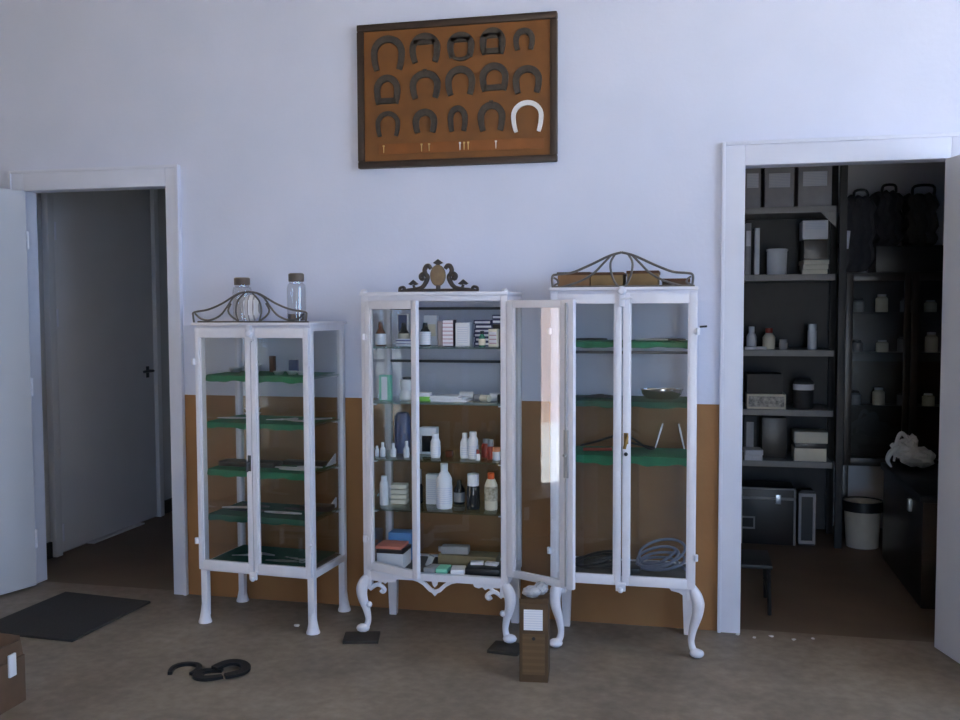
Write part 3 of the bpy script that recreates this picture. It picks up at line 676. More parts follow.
# ------------------------------------------------------------------ instruments
def rod_mesh(L, r): return M().tube([(-L / 2, 0, r), (-L / 4, 0, r), (L / 4, 0, r), (L / 2, 0, r)], [r * .5, r, r, r * .6], 8, 3)
def scissors(label, x, y, z, rz, L=.14, m=STEEL, group='surgical scissors'):
    o = thing('scissors', label, 'scissors', (x, y, z), rz, group)
    for s in (-1, 1):
        b = M().tube([(-L * .5, s * .003, .004), (0, -s * .003, .004), (L * .28, s * .016, .004)], [.001, .004, .003], 6, 4)
        n = 12
        b.tube([(L * .38 + .016 * math.cos(2 * PI * i / n), s * .021 + .013 * math.sin(2 * PI * i / n), .004) for i in range(n)], .0028, 6, 2, True)
        b.make('blade', m, o)
    M().lathe([(0, 0), (.004, 0), (.004, .009), (0, .01)], seg=8).make('pivot_screw', m, o)
    return o
def forceps(label, x, y, z, rz, L=.13, m=STEEL):
    b = M()
    for s in (-1, 1): b.tube([(-L / 2, s * .001, .005), (0, s * .008, .005), (L / 2 - .01, s * .003, .005), (L / 2, 0, .005)], [.0015, .0035, .003, .003], 6, 4)
    o = b.make('forceps', m, None, (x, y, z), rz); return tag(o, label, 'forceps', 'steel forceps in the cabinets')
def dish(label, x, y, z, r, h, m=STEEL, sx=1, name='steel_dish'):
    b = M().lathe([(0, 0), (r * .7, 0), (r * .92, h * .6), (r, h), (r * 1.08, h), (r * 1.08, h + .002), (r * .96, h + .002), (r * .88, h * .6), (r * .66, .003), (0, .003)], seg=24, sx=sx)
    o = b.make(name, m, None, (x, y, z)); return tag(o, label, 'dish', 'steel dishes in the cabinets')

Z = 1.1155
dish('steel dish at left end of the smallest cabinet top shelf', -2.06, -.20, Z, .03, .02)
dish('larger steel dish holding gauze at left on the top shelf of smallest cabinet', -1.975, -.20, Z, .042, .032)
o = M().ball((0, 0, .012), .028, 1.2, 1, .6, 2, .15, 3).make('gauze', GREYP, None, (-1.975, -.20, Z + .034)); tag(o, 'grey crumpled gauze in the larger steel dish', 'gauze')
carton('instrument_box', 'small blue box on the top shelf of smallest cabinet', -1.79, -.15, Z, .036, .03, .058, DBLUE, None)
o = M().box(-.012, .012, -.012, .012, 0, .075, .003).make('bottle_case', AMBER, None, (-1.897, -.15, Z)); tag(o, 'brown slim case behind the centre stile, smallest cabinet', 'case')
for k, (x, y) in enumerate(((-1.785, -.30), (-1.735, -.27), (-1.675, -.29))):
    dish(['left', 'middle', 'right'][k] + ' of three little steel dishes on smallest cabinet top shelf', x, y, Z, .023, .014)
Z = .9075
for k in range(2): dish(['lower', 'upper'][k] + ' of two nested steel bowls on the second shelf', -1.975, -.20, Z + k * .022, .034, .022)
scissors('scissors lying on the second shelf of the smallest cabinet', -1.80, -.25, Z, .4)
forceps('forceps beside the scissors on the second shelf', -1.72, -.28, Z, -.3)
forceps('forceps at right end of the second shelf', -1.65, -.2, Z, .6)
forceps('forceps at left of the nested bowls', -2.05, -.26, Z, .2)
Z = .6955
o = M().box(-.14, .14, -.045, .045, 0, .022, .006).make('instrument_case', BLACK, None, (-1.96, -.25, Z), .03); tag(o, 'left flat black instrument case on the third shelf', 'case', 'flat black cases')
o = M().box(-.10, .10, -.03, .03, 0, .02, .006).make('instrument_case', BLACK, None, (-1.73, -.17, Z), .0); tag(o, 'right flat black instrument case on the third shelf', 'case', 'flat black cases')
for k, (x, y, L, a) in enumerate(((-1.74, -.28, .17, .02), (-1.70, -.32, .16, -.02), (-1.67, -.24, .12, .1))):
    o = rod_mesh(L, .005).make('steel_probe', STEEL, None, (x, y, Z), a); tag(o, ['long steel probe nearest the black case', 'front long steel probe at the cloth edge', 'short steel probe at right'][k] + ' on the third shelf', 'probe', 'steel probes')
Z = .4925
for k, (x, y, L, a, m_, lb) in enumerate(((-2.03, -.24, .16, .25, STEEL, 'left steel probe on the fourth shelf'), (-1.95, -.28, .2, .1, DSTEEL, 'dark probe left of centre on the fourth shelf'), (-1.98, -.18, .15, -.1, DSTEEL, 'dark probe at the back of fourth shelf'), (-1.78, -.29, .18, .03, STEEL, 'bright probe at front of the fourth shelf'), (-1.72, -.2, .2, 0, DSTEEL, 'dark probe right of centre on the fourth shelf'))):
    o = rod_mesh(L, .006).make('steel_probe', m_, None, (x, y, Z), a); tag(o, lb, 'probe', 'steel probes')
o = M().box(-.07, .07, -.04, .04, 0, .024, .006).make('instrument_case', BLACK, None, (-1.67, -.17, Z)); tag(o, 'black case at right of the fourth shelf', 'case', 'flat black cases')
Z = .2815
scissors('scissors on the bottom of the smallest cabinet, left side', -1.98, -.26, Z, .3)
forceps('forceps on the bottom of the smallest cabinet, left of centre', -1.93, -.22, Z, -.2, .15)
scissors('scissors on the bottom of the smallest cabinet, right side', -1.73, -.26, Z, -.3)
forceps('forceps on the bottom of the smallest cabinet, right of centre', -1.78, -.31, Z, .1, .15)
for zz, lb in ((.7135, 'white folded paper triangle on the third shelf, right end'), (.5105, 'white folded paper triangle on the fourth shelf, right end')):
    o = M().prism([(-.05, 0), (.05, 0), (.05, .045)], -.003, .003, 'yz').make('folded_paper', PAPER, None, (-1.615, -.14, zz - .0175)); tag(o, lb, 'paper', 'folded papers in the smallest cabinet')

# jars on the left cabinet
def specimen_jar(label, x, y, z, r, h, fill):
    o = thing('specimen_jar', label, 'jar', (x, y, z), 0, 'glass jars on the smallest cabinet')
    M().lathe([(0, 0), (r, 0), (r, .004), (r, h * .70), (r * .9, h * .77), (r * .72, h * .80), (r * .72, h * .84), (r * .68, h * .84), (r * .68, h * .79), (r * .86, h * .76), (r - .003, h * .69), (r - .003, .006), (0, .006)], (0, 0, 0), 22).make('glass_body', JARG, o)
    part_label(M().lathe([(0, h * .84), (r * .80, h * .83), (r * .82, h * .87), (r * .82, h * .98), (r * .7, h), (0, h)], (0, 0, 0), 22).make('lid', mat('dark_brown_lid', (84, 74, 68), .5), o), 'dark lid')
    if fill: M().lathe([(0, .007), (r - .004, .007), (r - .004, fill[1]), (0, fill[1])], (0, 0, 0), 18).make('contents', fill[0], o)
    return o
specimen_jar('glass jar with dark lid behind the white medallion', -2.078, -.10, 1.3475, .045, .205, (mat('pale_powder', (206, 204, 212), .9), .12))
specimen_jar('taller looking glass jar with dark lid, at right on the smallest cabinet', -1.722, -.245, 1.3475, .042, .215, (mat('brown_grey_sediment', (122, 108, 98), .9), .035))

# the smallest cabinet stands slightly turned: turn it with everything in and on it
TURN = math.radians(-3.8)
for o in list(C.objects):
    if o.parent is None and o.get('kind') != 'structure' and LCx - .32 < o.location.x < LCx + .32 and -.42 < o.location.y < -.04:
        p = Matrix.Rotation(TURN, 3, 'Z') @ Vector((o.location.x - LCx, o.location.y - LCy, 0))
        o.location.x, o.location.y = LCx + p.x, LCy + p.y; o.rotation_euler[2] += TURN

# right cabinet contents
Z = 1.2705
for k, (x, y, a, m_) in enumerate(((-.14, -.2, .1, STEEL), (-.10, -.24, -.1, DSTEEL), (-.17, -.26, .05, STEEL), (-.42, -.22, .05, DSTEEL))):
    o = rod_mesh(.13, .005).make('steel_probe', m_, None, (x, y, Z), a); tag(o, ['bright probe at the back', 'dark probe at far right', 'bright probe at the front', 'dark probe at left'][k] + ' of the right cabinet top shelf', 'probe', 'steel probes')
Z = 1.0305
scissors('dark scissors at left on the second shelf of right cabinet', -.41, -.22, Z, .3, .15, DSTEEL)
scissors('dark clamp scissors near the centre stile on the second shelf', -.36, -.17, Z, 2.6, .13, DSTEEL)
b = M()
R = 22
ring = lambda s, k: [(s * .085 * math.cos(2 * PI * i / R), s * .04 * math.sin(2 * PI * i / R) + .018 * k * math.cos(4 * PI * i / R), 0) for i in range(R)]
bb_ = bmesh.new(); rr = []
for s, zz in ((.72, 0), (.95, .02), (1.0, .036), (1.05, .038), (1.05, .041), (.98, .041), (.90, .02), (.68, .004)):
    rr.append([bb_.verts.new((p[0], p[1], zz)) for p in ring(s, .35)])
for A, B_ in zip(rr, rr[1:]):
    for i in range(R): bb_.faces.new((A[i], A[(i + 1) % R], B_[(i + 1) % R], B_[i]))
bb_.faces.new(rr[0][::-1]); bb_.faces.new(rr[-1])
bmesh.ops.recalc_face_normals(bb_, faces=bb_.faces[:])
b.add(bb_)
tag(b.make('kidney_dish', mat('polished_steel', (190, 194, 202), .12, 1, var=.1), None, (-.13, -.22, Z), .05), 'shiny steel kidney dish at right on the second shelf', 'dish')
Z = .8085
b = M().tube([(-.16, .02, .012), (-.10, .0, .03), (-.03, -.01, .055), (.02, 0, .065), (.06, .0, .05), (.10, -.01, .025), (.13, -.02, .012), (.15, .01, .010), (.12, .04, .012), (.06, .03, .025), (.02, .02, .04)], .005, 8, 6)
tag(b.make('stethoscope_tubing', BLACK, None, (-.31, -.19, Z)), 'looped black rubber tubing on the lowest shelf of right cabinet', 'tubing')
o = M().tube([(-.06, 0, .008), (0, .002, .008), (.06, 0, .010)], .007, 8, 3).make('rubber_catheter', RED, None, (-.39, -.25, Z), .05); tag(o, 'red brown rubber tube before the black tubing', 'tube')
for k, (x, a) in enumerate(((-.158, .30), (-.038, -.25))):
    o = thing('glass_syringe', ['left', 'right'][k] + ' of two pale sticks leaning on the green cloth', 'syringe', (x, -.15, Z + .006), 0, 'pale syringes leaning in the right cabinet')
    bm_ = M().tube([(0, 0, 0), (math.sin(a) * .085, .03, .085)], [.003, .0042], 8, 1); bm_.make('barrel', ALU, o)
    M().tube([(math.sin(a) * .085, .03, .085), (math.sin(a) * .10, .035, .10)], .003, 8, 1).make('plunger', ALU, o)
def coil(label, x, y, z, r, turns, th, m, seed, name='tubing_coil', flat=.35):
    rg = random.Random(seed); pts = []
    for i in range(turns * 12):
        a = 2 * PI * i / 12; t = i / (turns * 12)
        rr_ = r * (1 + .18 * math.sin(3.1 * t * turns + seed) + .1 * rg.random())
        pts.append((rr_ * math.cos(a), rr_ * (.75 - .35 * t) * math.sin(a) + .012 * math.sin(t * 9), th + t * r * flat * .6 + flat * 1.5 * r * (1 + math.sin(a + .3 * seed)) * t))
    o = M().tube(pts, th, 7, 2).make(name, m, None, (x, y, z)); return tag(o, label, 'tubing')
Z = .3085
coil('coil of blue grey plastic tubing at bottom right of the right cabinet', -.135, -.20, Z, .085, 5, .006, TUBE, 2, flat=.45)
coil('dark cable coil at bottom left of the right cabinet', -.40, -.20, Z, .085, 5, .006, BLACK, 4, 'cable_coil', .22)
o = M().box(-.06, .06, -.05, .05, 0, .02, .004).make('tray', DSTEEL, None, (-.27, -.23, Z)); tag(o, 'dark steel tray at bottom centre of the right cabinet', 'tray')

# boxes on top of the right cabinet
def flap_box(label, x, w, d, h, m, y=-.19, z=1.4885, rz=0):
    o = thing('cardboard_box', label, 'box', (x, y, z), rz, 'brown boxes on the right cabinet')
    M().box(-w / 2, w / 2, -d / 2, d / 2, 0, h - .008, .002).make('body', m, o)
    M().box(-w / 2 - .003, w / 2 + .003, -d / 2 - .003, d / 2 + .003, h - .012, h, .002).make('lid', CARDD, o)
    return o
flap_box('leftmost brown box on top of the right cabinet', -.488, .132, .18, .064, CARD2)
flap_box('second brown box from left on top of the right cabinet', -.352, .130, .18, .062, CARD3)
flap_box('tallest brown box, right of centre on top of the right cabinet', -.208, .124, .18, .067, CARD3)
flap_box('lowest brown box, at right end on top of the right cabinet', -.076, .108, .18, .034, CARD)

# ------------------------------------------------------------------ horseshoe board
BX, BZ, BY = -1.0515, 2.368, 0
bd = thing('display_board', 'dark framed brown wooden board of horseshoes high on the wall', 'board', (BX, BY, BZ))
M().box(-.44, .44, -.02, -.001, -.305, .305).make('panel', BOARD, bd)
fr = M(); W2, H2, fw = .4585, .323, .031
fr.box(-W2, W2, -.034, -.001, H2 - fw, H2, .006).box(-W2, W2, -.034, -.001, -H2, -H2 + fw, .006)
fr.box(-W2, -W2 + fw, -.034, -.001, -H2 + fw, H2 - fw, .006).box(W2 - fw, W2, -.034, -.001, -H2 + fw, H2 - fw, .006)
fr.make('frame', FRAME, bd)
part_label(M().box(-.36, .40, -.024, -.02, -.262, -.215, .001).make('nail_strip', mat('red_brown_strip', (124, 72, 26), .7, var=.25, scale=12), bd), 'reddish strip under the horseshoes')
def shoe_pts(w, h, web, pinch=.80):
    """U outline of even width with blunt heels, open at the bottom; centred on (0,0)"""
    n = 26; mid = []
    a, b = w / 2 - web / 2, h * .5 - web / 2
    for i in range(n + 1):
        t = PI * (-.30 + 1.60 * i / n)      # lower right heel, over the toe, to lower left heel
        ex, ez = math.cos(t), math.sin(t)
        zc = h * .5 - web / 2 - b * .95
        if ez > 0: mid.append((a * ex, zc + b * .95 * ez))
        else: mid.append((math.copysign(a * (1 - (1 - pinch) * (ez / .81) ** 2), ex), zc + b * 1.42 * ez))
    out, inn = [], []
    for i, (x, z) in enumerate(mid):
        p, q = mid[max(0, i - 1)], mid[min(n, i + 1)]
        dx, dz = q[0] - p[0], q[1] - p[1]; L = math.hypot(dx, dz) or 1
        hw = web / 2 * (1 - .22 * abs(2 * i / n - 1) ** 2)
        out.append((x + dz / L * hw, z - dx / L * hw)); inn.append((x - dz / L * hw, z + dx / L * hw))
    return out + inn[::-1]
def shoe_mesh(w, h, web, th=.010, kind=''):
    b = M(); b.prism(shoe_pts(w, h, web), -th, 0, 'xz', .0012)
    zb = min(z for x, z in shoe_pts(w, h, web))
    if 'bar' in kind: b.prism([(-w * .33, zb + .004), (w * .33, zb + .004), (w * .33, zb + web * .95), (-w * .33, zb + web * .95)], -th, 0, 'xz', .0012)
    if 'round' in kind: 
        n = 12; rr_ = w * .5
        o_ = [(w * .40 * math.cos(t), zb + .02 + w * .26 * math.sin(t)) for t in [PI + PI * i / n for i in range(n + 1)]]
        i_ = [(w * .40 * math.cos(t) * .68, zb + .02 + w * .26 * math.sin(t) * .55) for t in [PI + PI * i / n for i in range(n + 1)]]
        b.prism(o_ + i_[::-1], -th, 0, 'xz', .0012)
    if 'cross' in kind: b.prism([(-w * .36, h * .13), (w * .36, h * .13), (w * .36, h * .13 + web * .7), (-w * .36, h * .13 + web * .7)], -th, 0, 'xz', .0012)
    if 'clip' in kind: b.box(-.009, .009, -th - .006, -th + .002, h * .43, h * .53, .002)
    return b
rows = [[(-.312, .187, .162, .163, '', 'largest dark horseshoe, top left corner of the board'), (-.138, .199, .145, .14, 'cross', 'dark horseshoe with a cross bar, second in the top row'), (.027, .202, .127, .12, 'round cross', 'round closed bar shoe, middle of the top row'), (.172, .209, .118, .126, 'bar cross', 'dark square ended bar shoe, fourth in the top row'), (.313, .209, .098, .103, '', 'smallest dark horseshoe, top right of the board')],
        [(-.317, .024, .127, .141, 'bar', 'dark horseshoe with thin heel bar, left of the middle row'), (-.138, .037, .145, .134, 'clip', 'dark horseshoe with toe clip, second in the middle row'), (.024, .045, .139, .138, '', 'dark wide horseshoe, centre of the board'), (.178, .053, .133, .132, 'bar', 'dark closed bar shoe, fourth in the middle row'), (.327, .034, .133, .13, '', 'dark horseshoe directly above the white one')],
        [(-.315, -.128, .116, .118, '', 'round narrow dark horseshoe, bottom left of the board'), (-.14, -.125, .116, .117, '', 'dark horseshoe second in the bottom row'), (.012, -.12, .093, .122, '', 'narrow dark mule shoe, middle of the bottom row'), (.166, -.119, .127, .137, 'clip', 'dark horseshoe next to the white one'), (.327, -.123, .145, .141, '', 'white horseshoe in the bottom right corner of the board')]]
for r in rows:
    for (x, z, w, h, kd, lb) in r:
        white = lb.startswith('white')
        web = .021 if white else (.021 if 'narrow' in lb and 'round' in lb else .031 if w > .11 else .026)
        o = shoe_mesh(w, h, web, .012 if not white else .014, kd).make('horseshoe', ALU if white else SHOE, None, (BX + x, -.0205, BZ + z), 0)
        tag(o, lb, 'horseshoe', 'horseshoes on the board')
for k, (x, lb) in enumerate(((-.335, 'leftmost little nail on the strip of the board'), (-.156, 'second little nail from left on the strip'), (-.121, 'third little nail from left on the strip'), (.022, 'left of three little nails close together on the strip'), (.041, 'middle of three little nails close together on the strip'), (.060, 'right of three little nails close together on the strip'), (.186, 'rightmost little nail on the strip of the board'))):
    o = M().tube([(0, 0, -.016), (0, 0, .012)], [.0015, .003], 6, 1).box(-.0045, .0045, -.003, .003, .012, .019, .001).make('horseshoe_nail', ALU if k in (3, 6) else mat('pale_brass', (206, 176, 120), .4, .4), None, (BX + x, -.0275, BZ - .24)); tag(o, lb, 'nail', 'horseshoe nails on the board')

# ------------------------------------------------------------------ floor things
def floor_shoe(label, x, y, z, rz, w=.13, h=.145, web=.026, tilt=0, roll=0):
    b = shoe_mesh(w, h, web, .012, '').rot(Matrix.Rotation(PI / 2, 3, 'X'))   # lay flat: xz -> xy
    lo = min(v.co.z for v in b.b.verts); b.shift((0, 0, -lo))
    if tilt or roll:
        b.rot(Matrix.Rotation(tilt, 3, 'X') @ Matrix.Rotation(roll, 3, 'Y')); lo = min(v.co.z for v in b.b.verts); b.shift((0, 0, -lo))
    o = b.make('horseshoe', SHOEF, None, (x, y, z), rz); return tag(o, label, 'horseshoe', 'horseshoes on the floor')
floor_shoe('left single horseshoe lying on the floor', -1.925, -.90, 0, PI + .15, .125, .12, .022)
floor_shoe('lower horseshoe of the overlapping pair on the floor', -1.805, -.935, 0, -1.1, .115, .125, .036)
floor_shoe('upper horseshoe of the overlapping pair on the floor', -1.735, -.885, .004, PI - .55, .135, .14, .038, .0, -.12)

o = M().box(-.38, .38, -.28, .28, 0, .012, .004)
for i in range(1, 10): o.box(-.36, .36, -.27 + i * .054 - .006, -.27 + i * .054 + .006, .011, .014)
mt = M()
mt.prism([(-3.06, -.70), (-2.555, -.722), (-2.53, -.168), (-3.03, -.12)], 0, .012, 'xy', .003)
mt.shift((2.79, .43, 0)); o.b.free()
tag(mt.make('door_mat', MAT_, None, (-2.79, -.43, 0)), 'charcoal door mat on the floor at the left doorway', 'mat')

def slab(label, x, y, rz, w, d):
    o = M().box(-w / 2, w / 2, -d / 2, d / 2, 0, .0135, .002).make('slate_block', SLATE, None, (x, y, 0), rz); return tag(o, label, 'block', 'slate blocks under the middle cabinet')
slab('dark flat block under the left front foot of the middle cabinet', -1.372, -.425, .25, .15, .12)
slab('dark flat block under the right front foot of the middle cabinet', -.745, -.42, -.1, .13, .12)

bx = thing('tall_carton', 'tall narrow brown carton standing between the middle and right cabinets', 'box', (-.586, -.665, 0), .10)
M().box(-.054, .054, -.07, .07, 0, .30, .003).make('body', CARD, bx)
M().box(-.042, .042, -.0712, -.0695, .03, .185).make('printed_panel', RUSTY, bx)
part_label(M().box(-.037, .034, -.0716, -.0695, .200, .278).make('label', LABELT, bx), 'white label with blue print')
M().lathe([(0, 0), (.007, 0), (.007, .001), (0, .001)], seg=12).rot(Matrix.Rotation(PI / 2, 3, 'X')).shift((0, -.0712, .168)).make('printed_dot', BLACK, bx)
for s, a in ((-1, 0), (1, 0)):
    M().box(-.054, .054, min(s * .07, s * .067), max(s * .07, s * .067), .30, .318, .001, Matrix.Rotation(s * -.15, 3, 'X')).make('flap', CARD, bx)
film = M()
film.ball((-.012, -.02, .322), .034, 1.0, .9, .62, 3, .10, 2).ball((.024, .01, .33), .03, .9, 1.1, .7, 3, .12, 5).ball((.0, .02, .315), .036, 1.1, 1, .5, 3, .1, 8)
tag(film.shift((0, 0, -.30)).make('plastic_film', CLEARP, None, (-.586, -.665, .309), .10, smooth=False), 'crumpled clear plastic film in the top of the tall brown carton', 'plastic')

cb = thing('open_carton', 'brown carton with open white edged flaps at the bottom left corner', 'box', (-2.445, -1.42, 0), .0)
M().box(-.15, .105, -.14, .14, 0, .17, .003).make('body', CARDK, cb)
M().prism([(-.14, .17), (.14, .17), (.13, .225), (-.12, .235)], .09, .098, 'yz', .001).make('flap', CARDK, cb)
M().prism([(-.15, .17), (.10, .17), (.09, .238), (-.14, .25)], .128, .135, 'xz', .001).make('flap', CARDK, cb)
for (z0, z1, yv, yw) in ((.03, .10, -.1405, -.11), (.115, .195, .05, .085)):
    part_label(M().box(.1055, .114, yv, yw, z0, z1, .002).make('paper_edge', PAPER, cb), 'white paper edge')

for k, (x, y, r) in enumerate(((-1.712, -.33, .012), (.19, -.035, .009), (.26, -.06, .008), (.33, -.03, .008), (.42, -.055, .009), (.50, -.02, .007))):
    o = M().ball((0, 0, r * .35), r, 1.3, 1, .5, 1, .3, k).make('plaster_crumb', PLASTER, None, (x, y, 0), k, smooth=False)
    tag(o, 'white plaster crumb on floor before the right doorway' if k else 'white plaster crumb on floor under the smallest cabinet', 'crumb', 'plaster crumbs' if k else None)

# ------------------------------------------------------------------ storeroom
st = thing('shelving_unit', 'grey steel shelving unit just inside the right doorway', 'shelf', (.45, 1.80, 0))
for z in (1.95, 1.56, 1.12, .77, .468): M().box(-.40, .335, -.20, .20, z, z + .036, .002).make('shelf', SHELFM, st)
for x in (-.42, .355):
    for y in (-.20, .17): M().box(x, x + .04, y, y + .03, 0, 2.32, .002).make('post', POSTM, st)
M().box(-.40, .355, .201, .206, .02, 2.3).make('back_panel', POSTM, st)
M().prism([(.335, 1.95), (.335, 1.86), (.25, 1.95)], -.205, -.2, 'xz').make('gusset', SHELFM, st)
Z = 1.987
GF = 'box files on the top storeroom shelf'
def box_file(label, x, w, h):
    o = thing('box_file', label, 'file', (x, 1.78, Z), 0, GF)
    M().box(-w / 2, w / 2, -.14, .14, 0, h, .003).make('body', FILEG, o)
    M().box(-w * .36, w * .36, -.1415, -.139, h * .50, h * .86).make('label', LABELT, o)
box_file('narrow box file, leftmost on the top storeroom shelf', .325, .09, .235)
box_file('box file with wide white label, middle of top storeroom shelf', .475, .165, .23)
box_file('box file with white label, rightmost on the top storeroom shelf', .672, .185, .235)
Z = 1.597
def book(label, x, w, h, m, z=None, y=1.70, d=.2):
    o = thing('ring_binder', label, 'binder', (x, y, Z if z is None else z), 0, 'binders in the storeroom')
    M().box(-w / 2, w / 2, -d / 2, d / 2, 0, h, .002).make('cover', m, o)
    M().box(-w / 2 + .003, w / 2 - .003, -d / 2 - .001, -d / 2 + .004, h * .55, h * .85).make('spine_label', PAPER, o)
book('tall blue grey binder, left on the second storeroom shelf', .302, .032, .30, FILEG)
book('white binder beside the blue grey one on the second storeroom shelf', .352, .028, .27, PLASTIC)
o = M().lathe([(0, 0), (.052, 0), (.056, .006), (.058, .135), (.062, .14), (.062, .15), (.05, .152), (0, .152)], seg=20).make('white_tub', PLASTIC, None, (.47, 1.69, Z)); tag(o, 'white plastic tub on second storeroom shelf', 'tub')
for k in range(3):
    o = M().box(-.07, .07, -.10, .10, 0, .027, .003).make('paper_bundle', CREAM, None, (.68, 1.72, Z + k * .028), .05 * (k - 1)); tag(o, ['lowest', 'middle', 'topmost'][k] + ' of the paper bundles on second storeroom shelf', 'papers', 'paper bundles')
carton('carton_box', 'dark carton standing on the paper bundles, second storeroom shelf', .68, 1.73, Z + .0845, .13, .18, .116, BROWND, None)
carton('carton_box', 'white printed carton on top of the dark carton', .675, 1.71, Z + .201, .14, .18, .108, PLASTIC, LABELT, lz=(.5, .9))
Z = 1.157
bottle('white bottle at left of third storeroom shelf', .33, 1.67, Z, .028, .135, PLASTIC, (PLASTIC, .6), None, .5, .2, group='storeroom bottles')
bottle('squat white bottle second on third storeroom shelf', .43, 1.68, Z, .036, .125, CREAM, (RED, .6), None, .5, .2, group='storeroom bottles')
bottle('small grey jar in the middle of third storeroom shelf', .51, 1.66, Z, .024, .06, GREYP, (GREYP, .9), None, .7, .25, .85, group='storeroom bottles')
bottle('slim white canister at right of third storeroom shelf', .672, 1.67, Z, .026, .15, PLASTIC, (PLASTIC, .95), None, .8, .15, .85, group='storeroom bottles')
for k, x in enumerate((.31, .37)):
    o = M().box(-.03, .03, -.02, .02, 0, .018, .004).make('packet', PAPER, None, (x + .01, 1.625, Z), .2 * k); tag(o, ['left', 'right'][k] + ' white packet lying before bottles on third storeroom shelf', 'packet', 'storeroom packets')
Z = .807
carton('carton_box', 'white patterned carton on the fourth storeroom shelf', .415, 1.70, Z, .22, .18, .088, CREAM, mat('grey_pattern', (120, 118, 118), .7, rgb2=(210, 206, 200), scale=50), lw=.92)
carton('carton_box', 'dark carton on the white patterned carton', .405, 1.71, Z + .0885, .20, .17, .118, POSTM, None)
tb = thing('dark_tub', 'dark tub with pale band on fourth storeroom shelf', 'tub', (.63, 1.69, Z))
M().lathe([(0, 0), (.05, 0), (.057, .01), (.057, .16), (.04, .18), (0, .18)], seg=18).make('body', POSTM, tb); M().lathe([(.0578, .112), (.0595, .112), (.0595, .146), (.0578, .146)], seg=18).make('band', PAPER, tb)
Z = .505
carton('carton_box', 'dark carton upright at left of the lowest storeroom shelf', .33, 1.76, Z, .07, .1, .25, POSTM, GREYP, lw=.6)
carton('carton_box', 'brown carton in the middle of the lowest storeroom shelf', .47, 1.78, Z, .14, .16, .24, BROWND, None)
for k in range(2):
    o = M().box(-.05, .05, -.07, .07, 0, .03, .003).make('paper_bundle', PAPER, None, (.345, 1.65, Z + .0305 * k), .06 * k); tag(o, ['lower', 'upper'][k] + ' white paper bundle at left of the lowest storeroom shelf', 'papers', 'paper bundles')
carton('carton_box', 'lower of two flat white cartons at right of the lowest storeroom shelf', .665, 1.70, Z, .18, .18, .075, CREAM, None)
carton('carton_box', 'brown spacer carton between two flat white cartons', .665, 1.70, Z + .0755, .17, .17, .03, BROWND, None)
carton('carton_box', 'upper of two flat white cartons at right of the lowest storeroom shelf', .668, 1.70, Z + .106, .185, .18, .066, CREAM, None)
# flight case
fc = thing('flight_case', 'black flight case with metal edges under the storeroom shelves', 'case', (.43, 1.74, 0))
M().box(-.15, .155, -.12, .12, 0, .335, .003).make('body', BLACK, fc)
e = M().box(-.155, .16, -.126, -.118, .268, .284, .001)
for x in (-.155, .148): e.box(x, x + .012, -.126, -.116, 0, .337, .001)
e.box(-.155, .16, -.126, -.116, .33, .34, .001); e.make('metal_edging', SHELFM, fc)
M().box(.045, .075, -.132, -.126, .245, .30, .002).make('catch', STEEL, fc)
M().box(-.15, -.07, -.124, -.12, .09, .10).box(-.15, -.07, -.124, -.12, .155, .165).box(-.08, -.07, -.124, -.12, .10, .155).make('badge_frame', SHELFM, fc)
ml = M().prism([(-.045, 0), (.045, 0), (.05, .02), (.05, .31), (.03, .33), (-.03, .33), (-.05, .31), (-.05, .02)], -.02, .06, 'xz', .003)
hl = thing('heater', 'narrow black heater with pale frame beside the flight case', 'heater', (.655, 1.66, 0))
ml.make('body', BLACK, hl)
M().box(-.048, -.032, -.028, -.021, .01, .31, .002).box(.032, .048, -.028, -.021, .01, .31, .002).box(-.032, .032, -.028, -.021, .29, .31, .002).box(-.032, .032, -.028, -.021, .01, .03, .002).make('front_frame', GREYP, hl)
# bin
bn = thing('waste_bin', 'off white waste bin on the storeroom floor', 'bin', (.972, 1.70, 0))
M().lathe([(0, 0), (.09, 0), (.105, .25), (.112, .255), (.112, .265), (.1, .262), (.086, .01), (0, .01)], seg=24).make('bucket', RUBBERW, bn)
M().lathe([(.1125, .215), (.118, .215), (.118, .272), (.108, .272), (.108, .266), (.1125, .262)], seg=24).make('liner', BLACK, bn)
# glazed dark cupboard at back
gc = thing('dark_cupboard', 'tall dark cupboard with glazed front at the back of the storeroom', 'cupboard', (1.24, 2.0, 0))
M().box(-.39, .40, .02, .16, .45, 1.61, .004).box(-.39, -.36, -.15, .02, .45, 1.61, .003).box(.37, .40, -.15, .02, .45, 1.61, .003).box(-.36, .37, -.15, .02, 1.58, 1.61, .003).box(-.36, .37, -.15, .02, .45, .48, .003).make('body', BROWND, gc)
for x in (-.36, .34):
    for y in (-.13, .12): M().box(x, x + .035, y, y + .035, 0, .45, .003).make('leg', BROWND, gc)
for z in (.80, 1.12, 1.36): M().box(-.36, .37, -.14, .02, z, z + .014).make('shelf', BROWND, gc)
for s, x0_ in ((-1, -.36), (1, .005)):
    d = M().box(x0_, x0_ + .04, -.172, -.152, .46, 1.6, .002).box(x0_ + .325, x0_ + .36, -.172, -.152, .46, 1.6, .002).box(x0_ + .04, x0_ + .325, -.172, -.152, 1.56, 1.6, .002).box(x0_ + .04, x0_ + .325, -.172, -.152, .46, .5, .002).make('door', BROWND, gc)
    M().box(x0_ + .036, x0_ + .33, -.165, -.16, .49, 1.57).make('glass_pane', GLASS, d)
rg = random.Random(11)
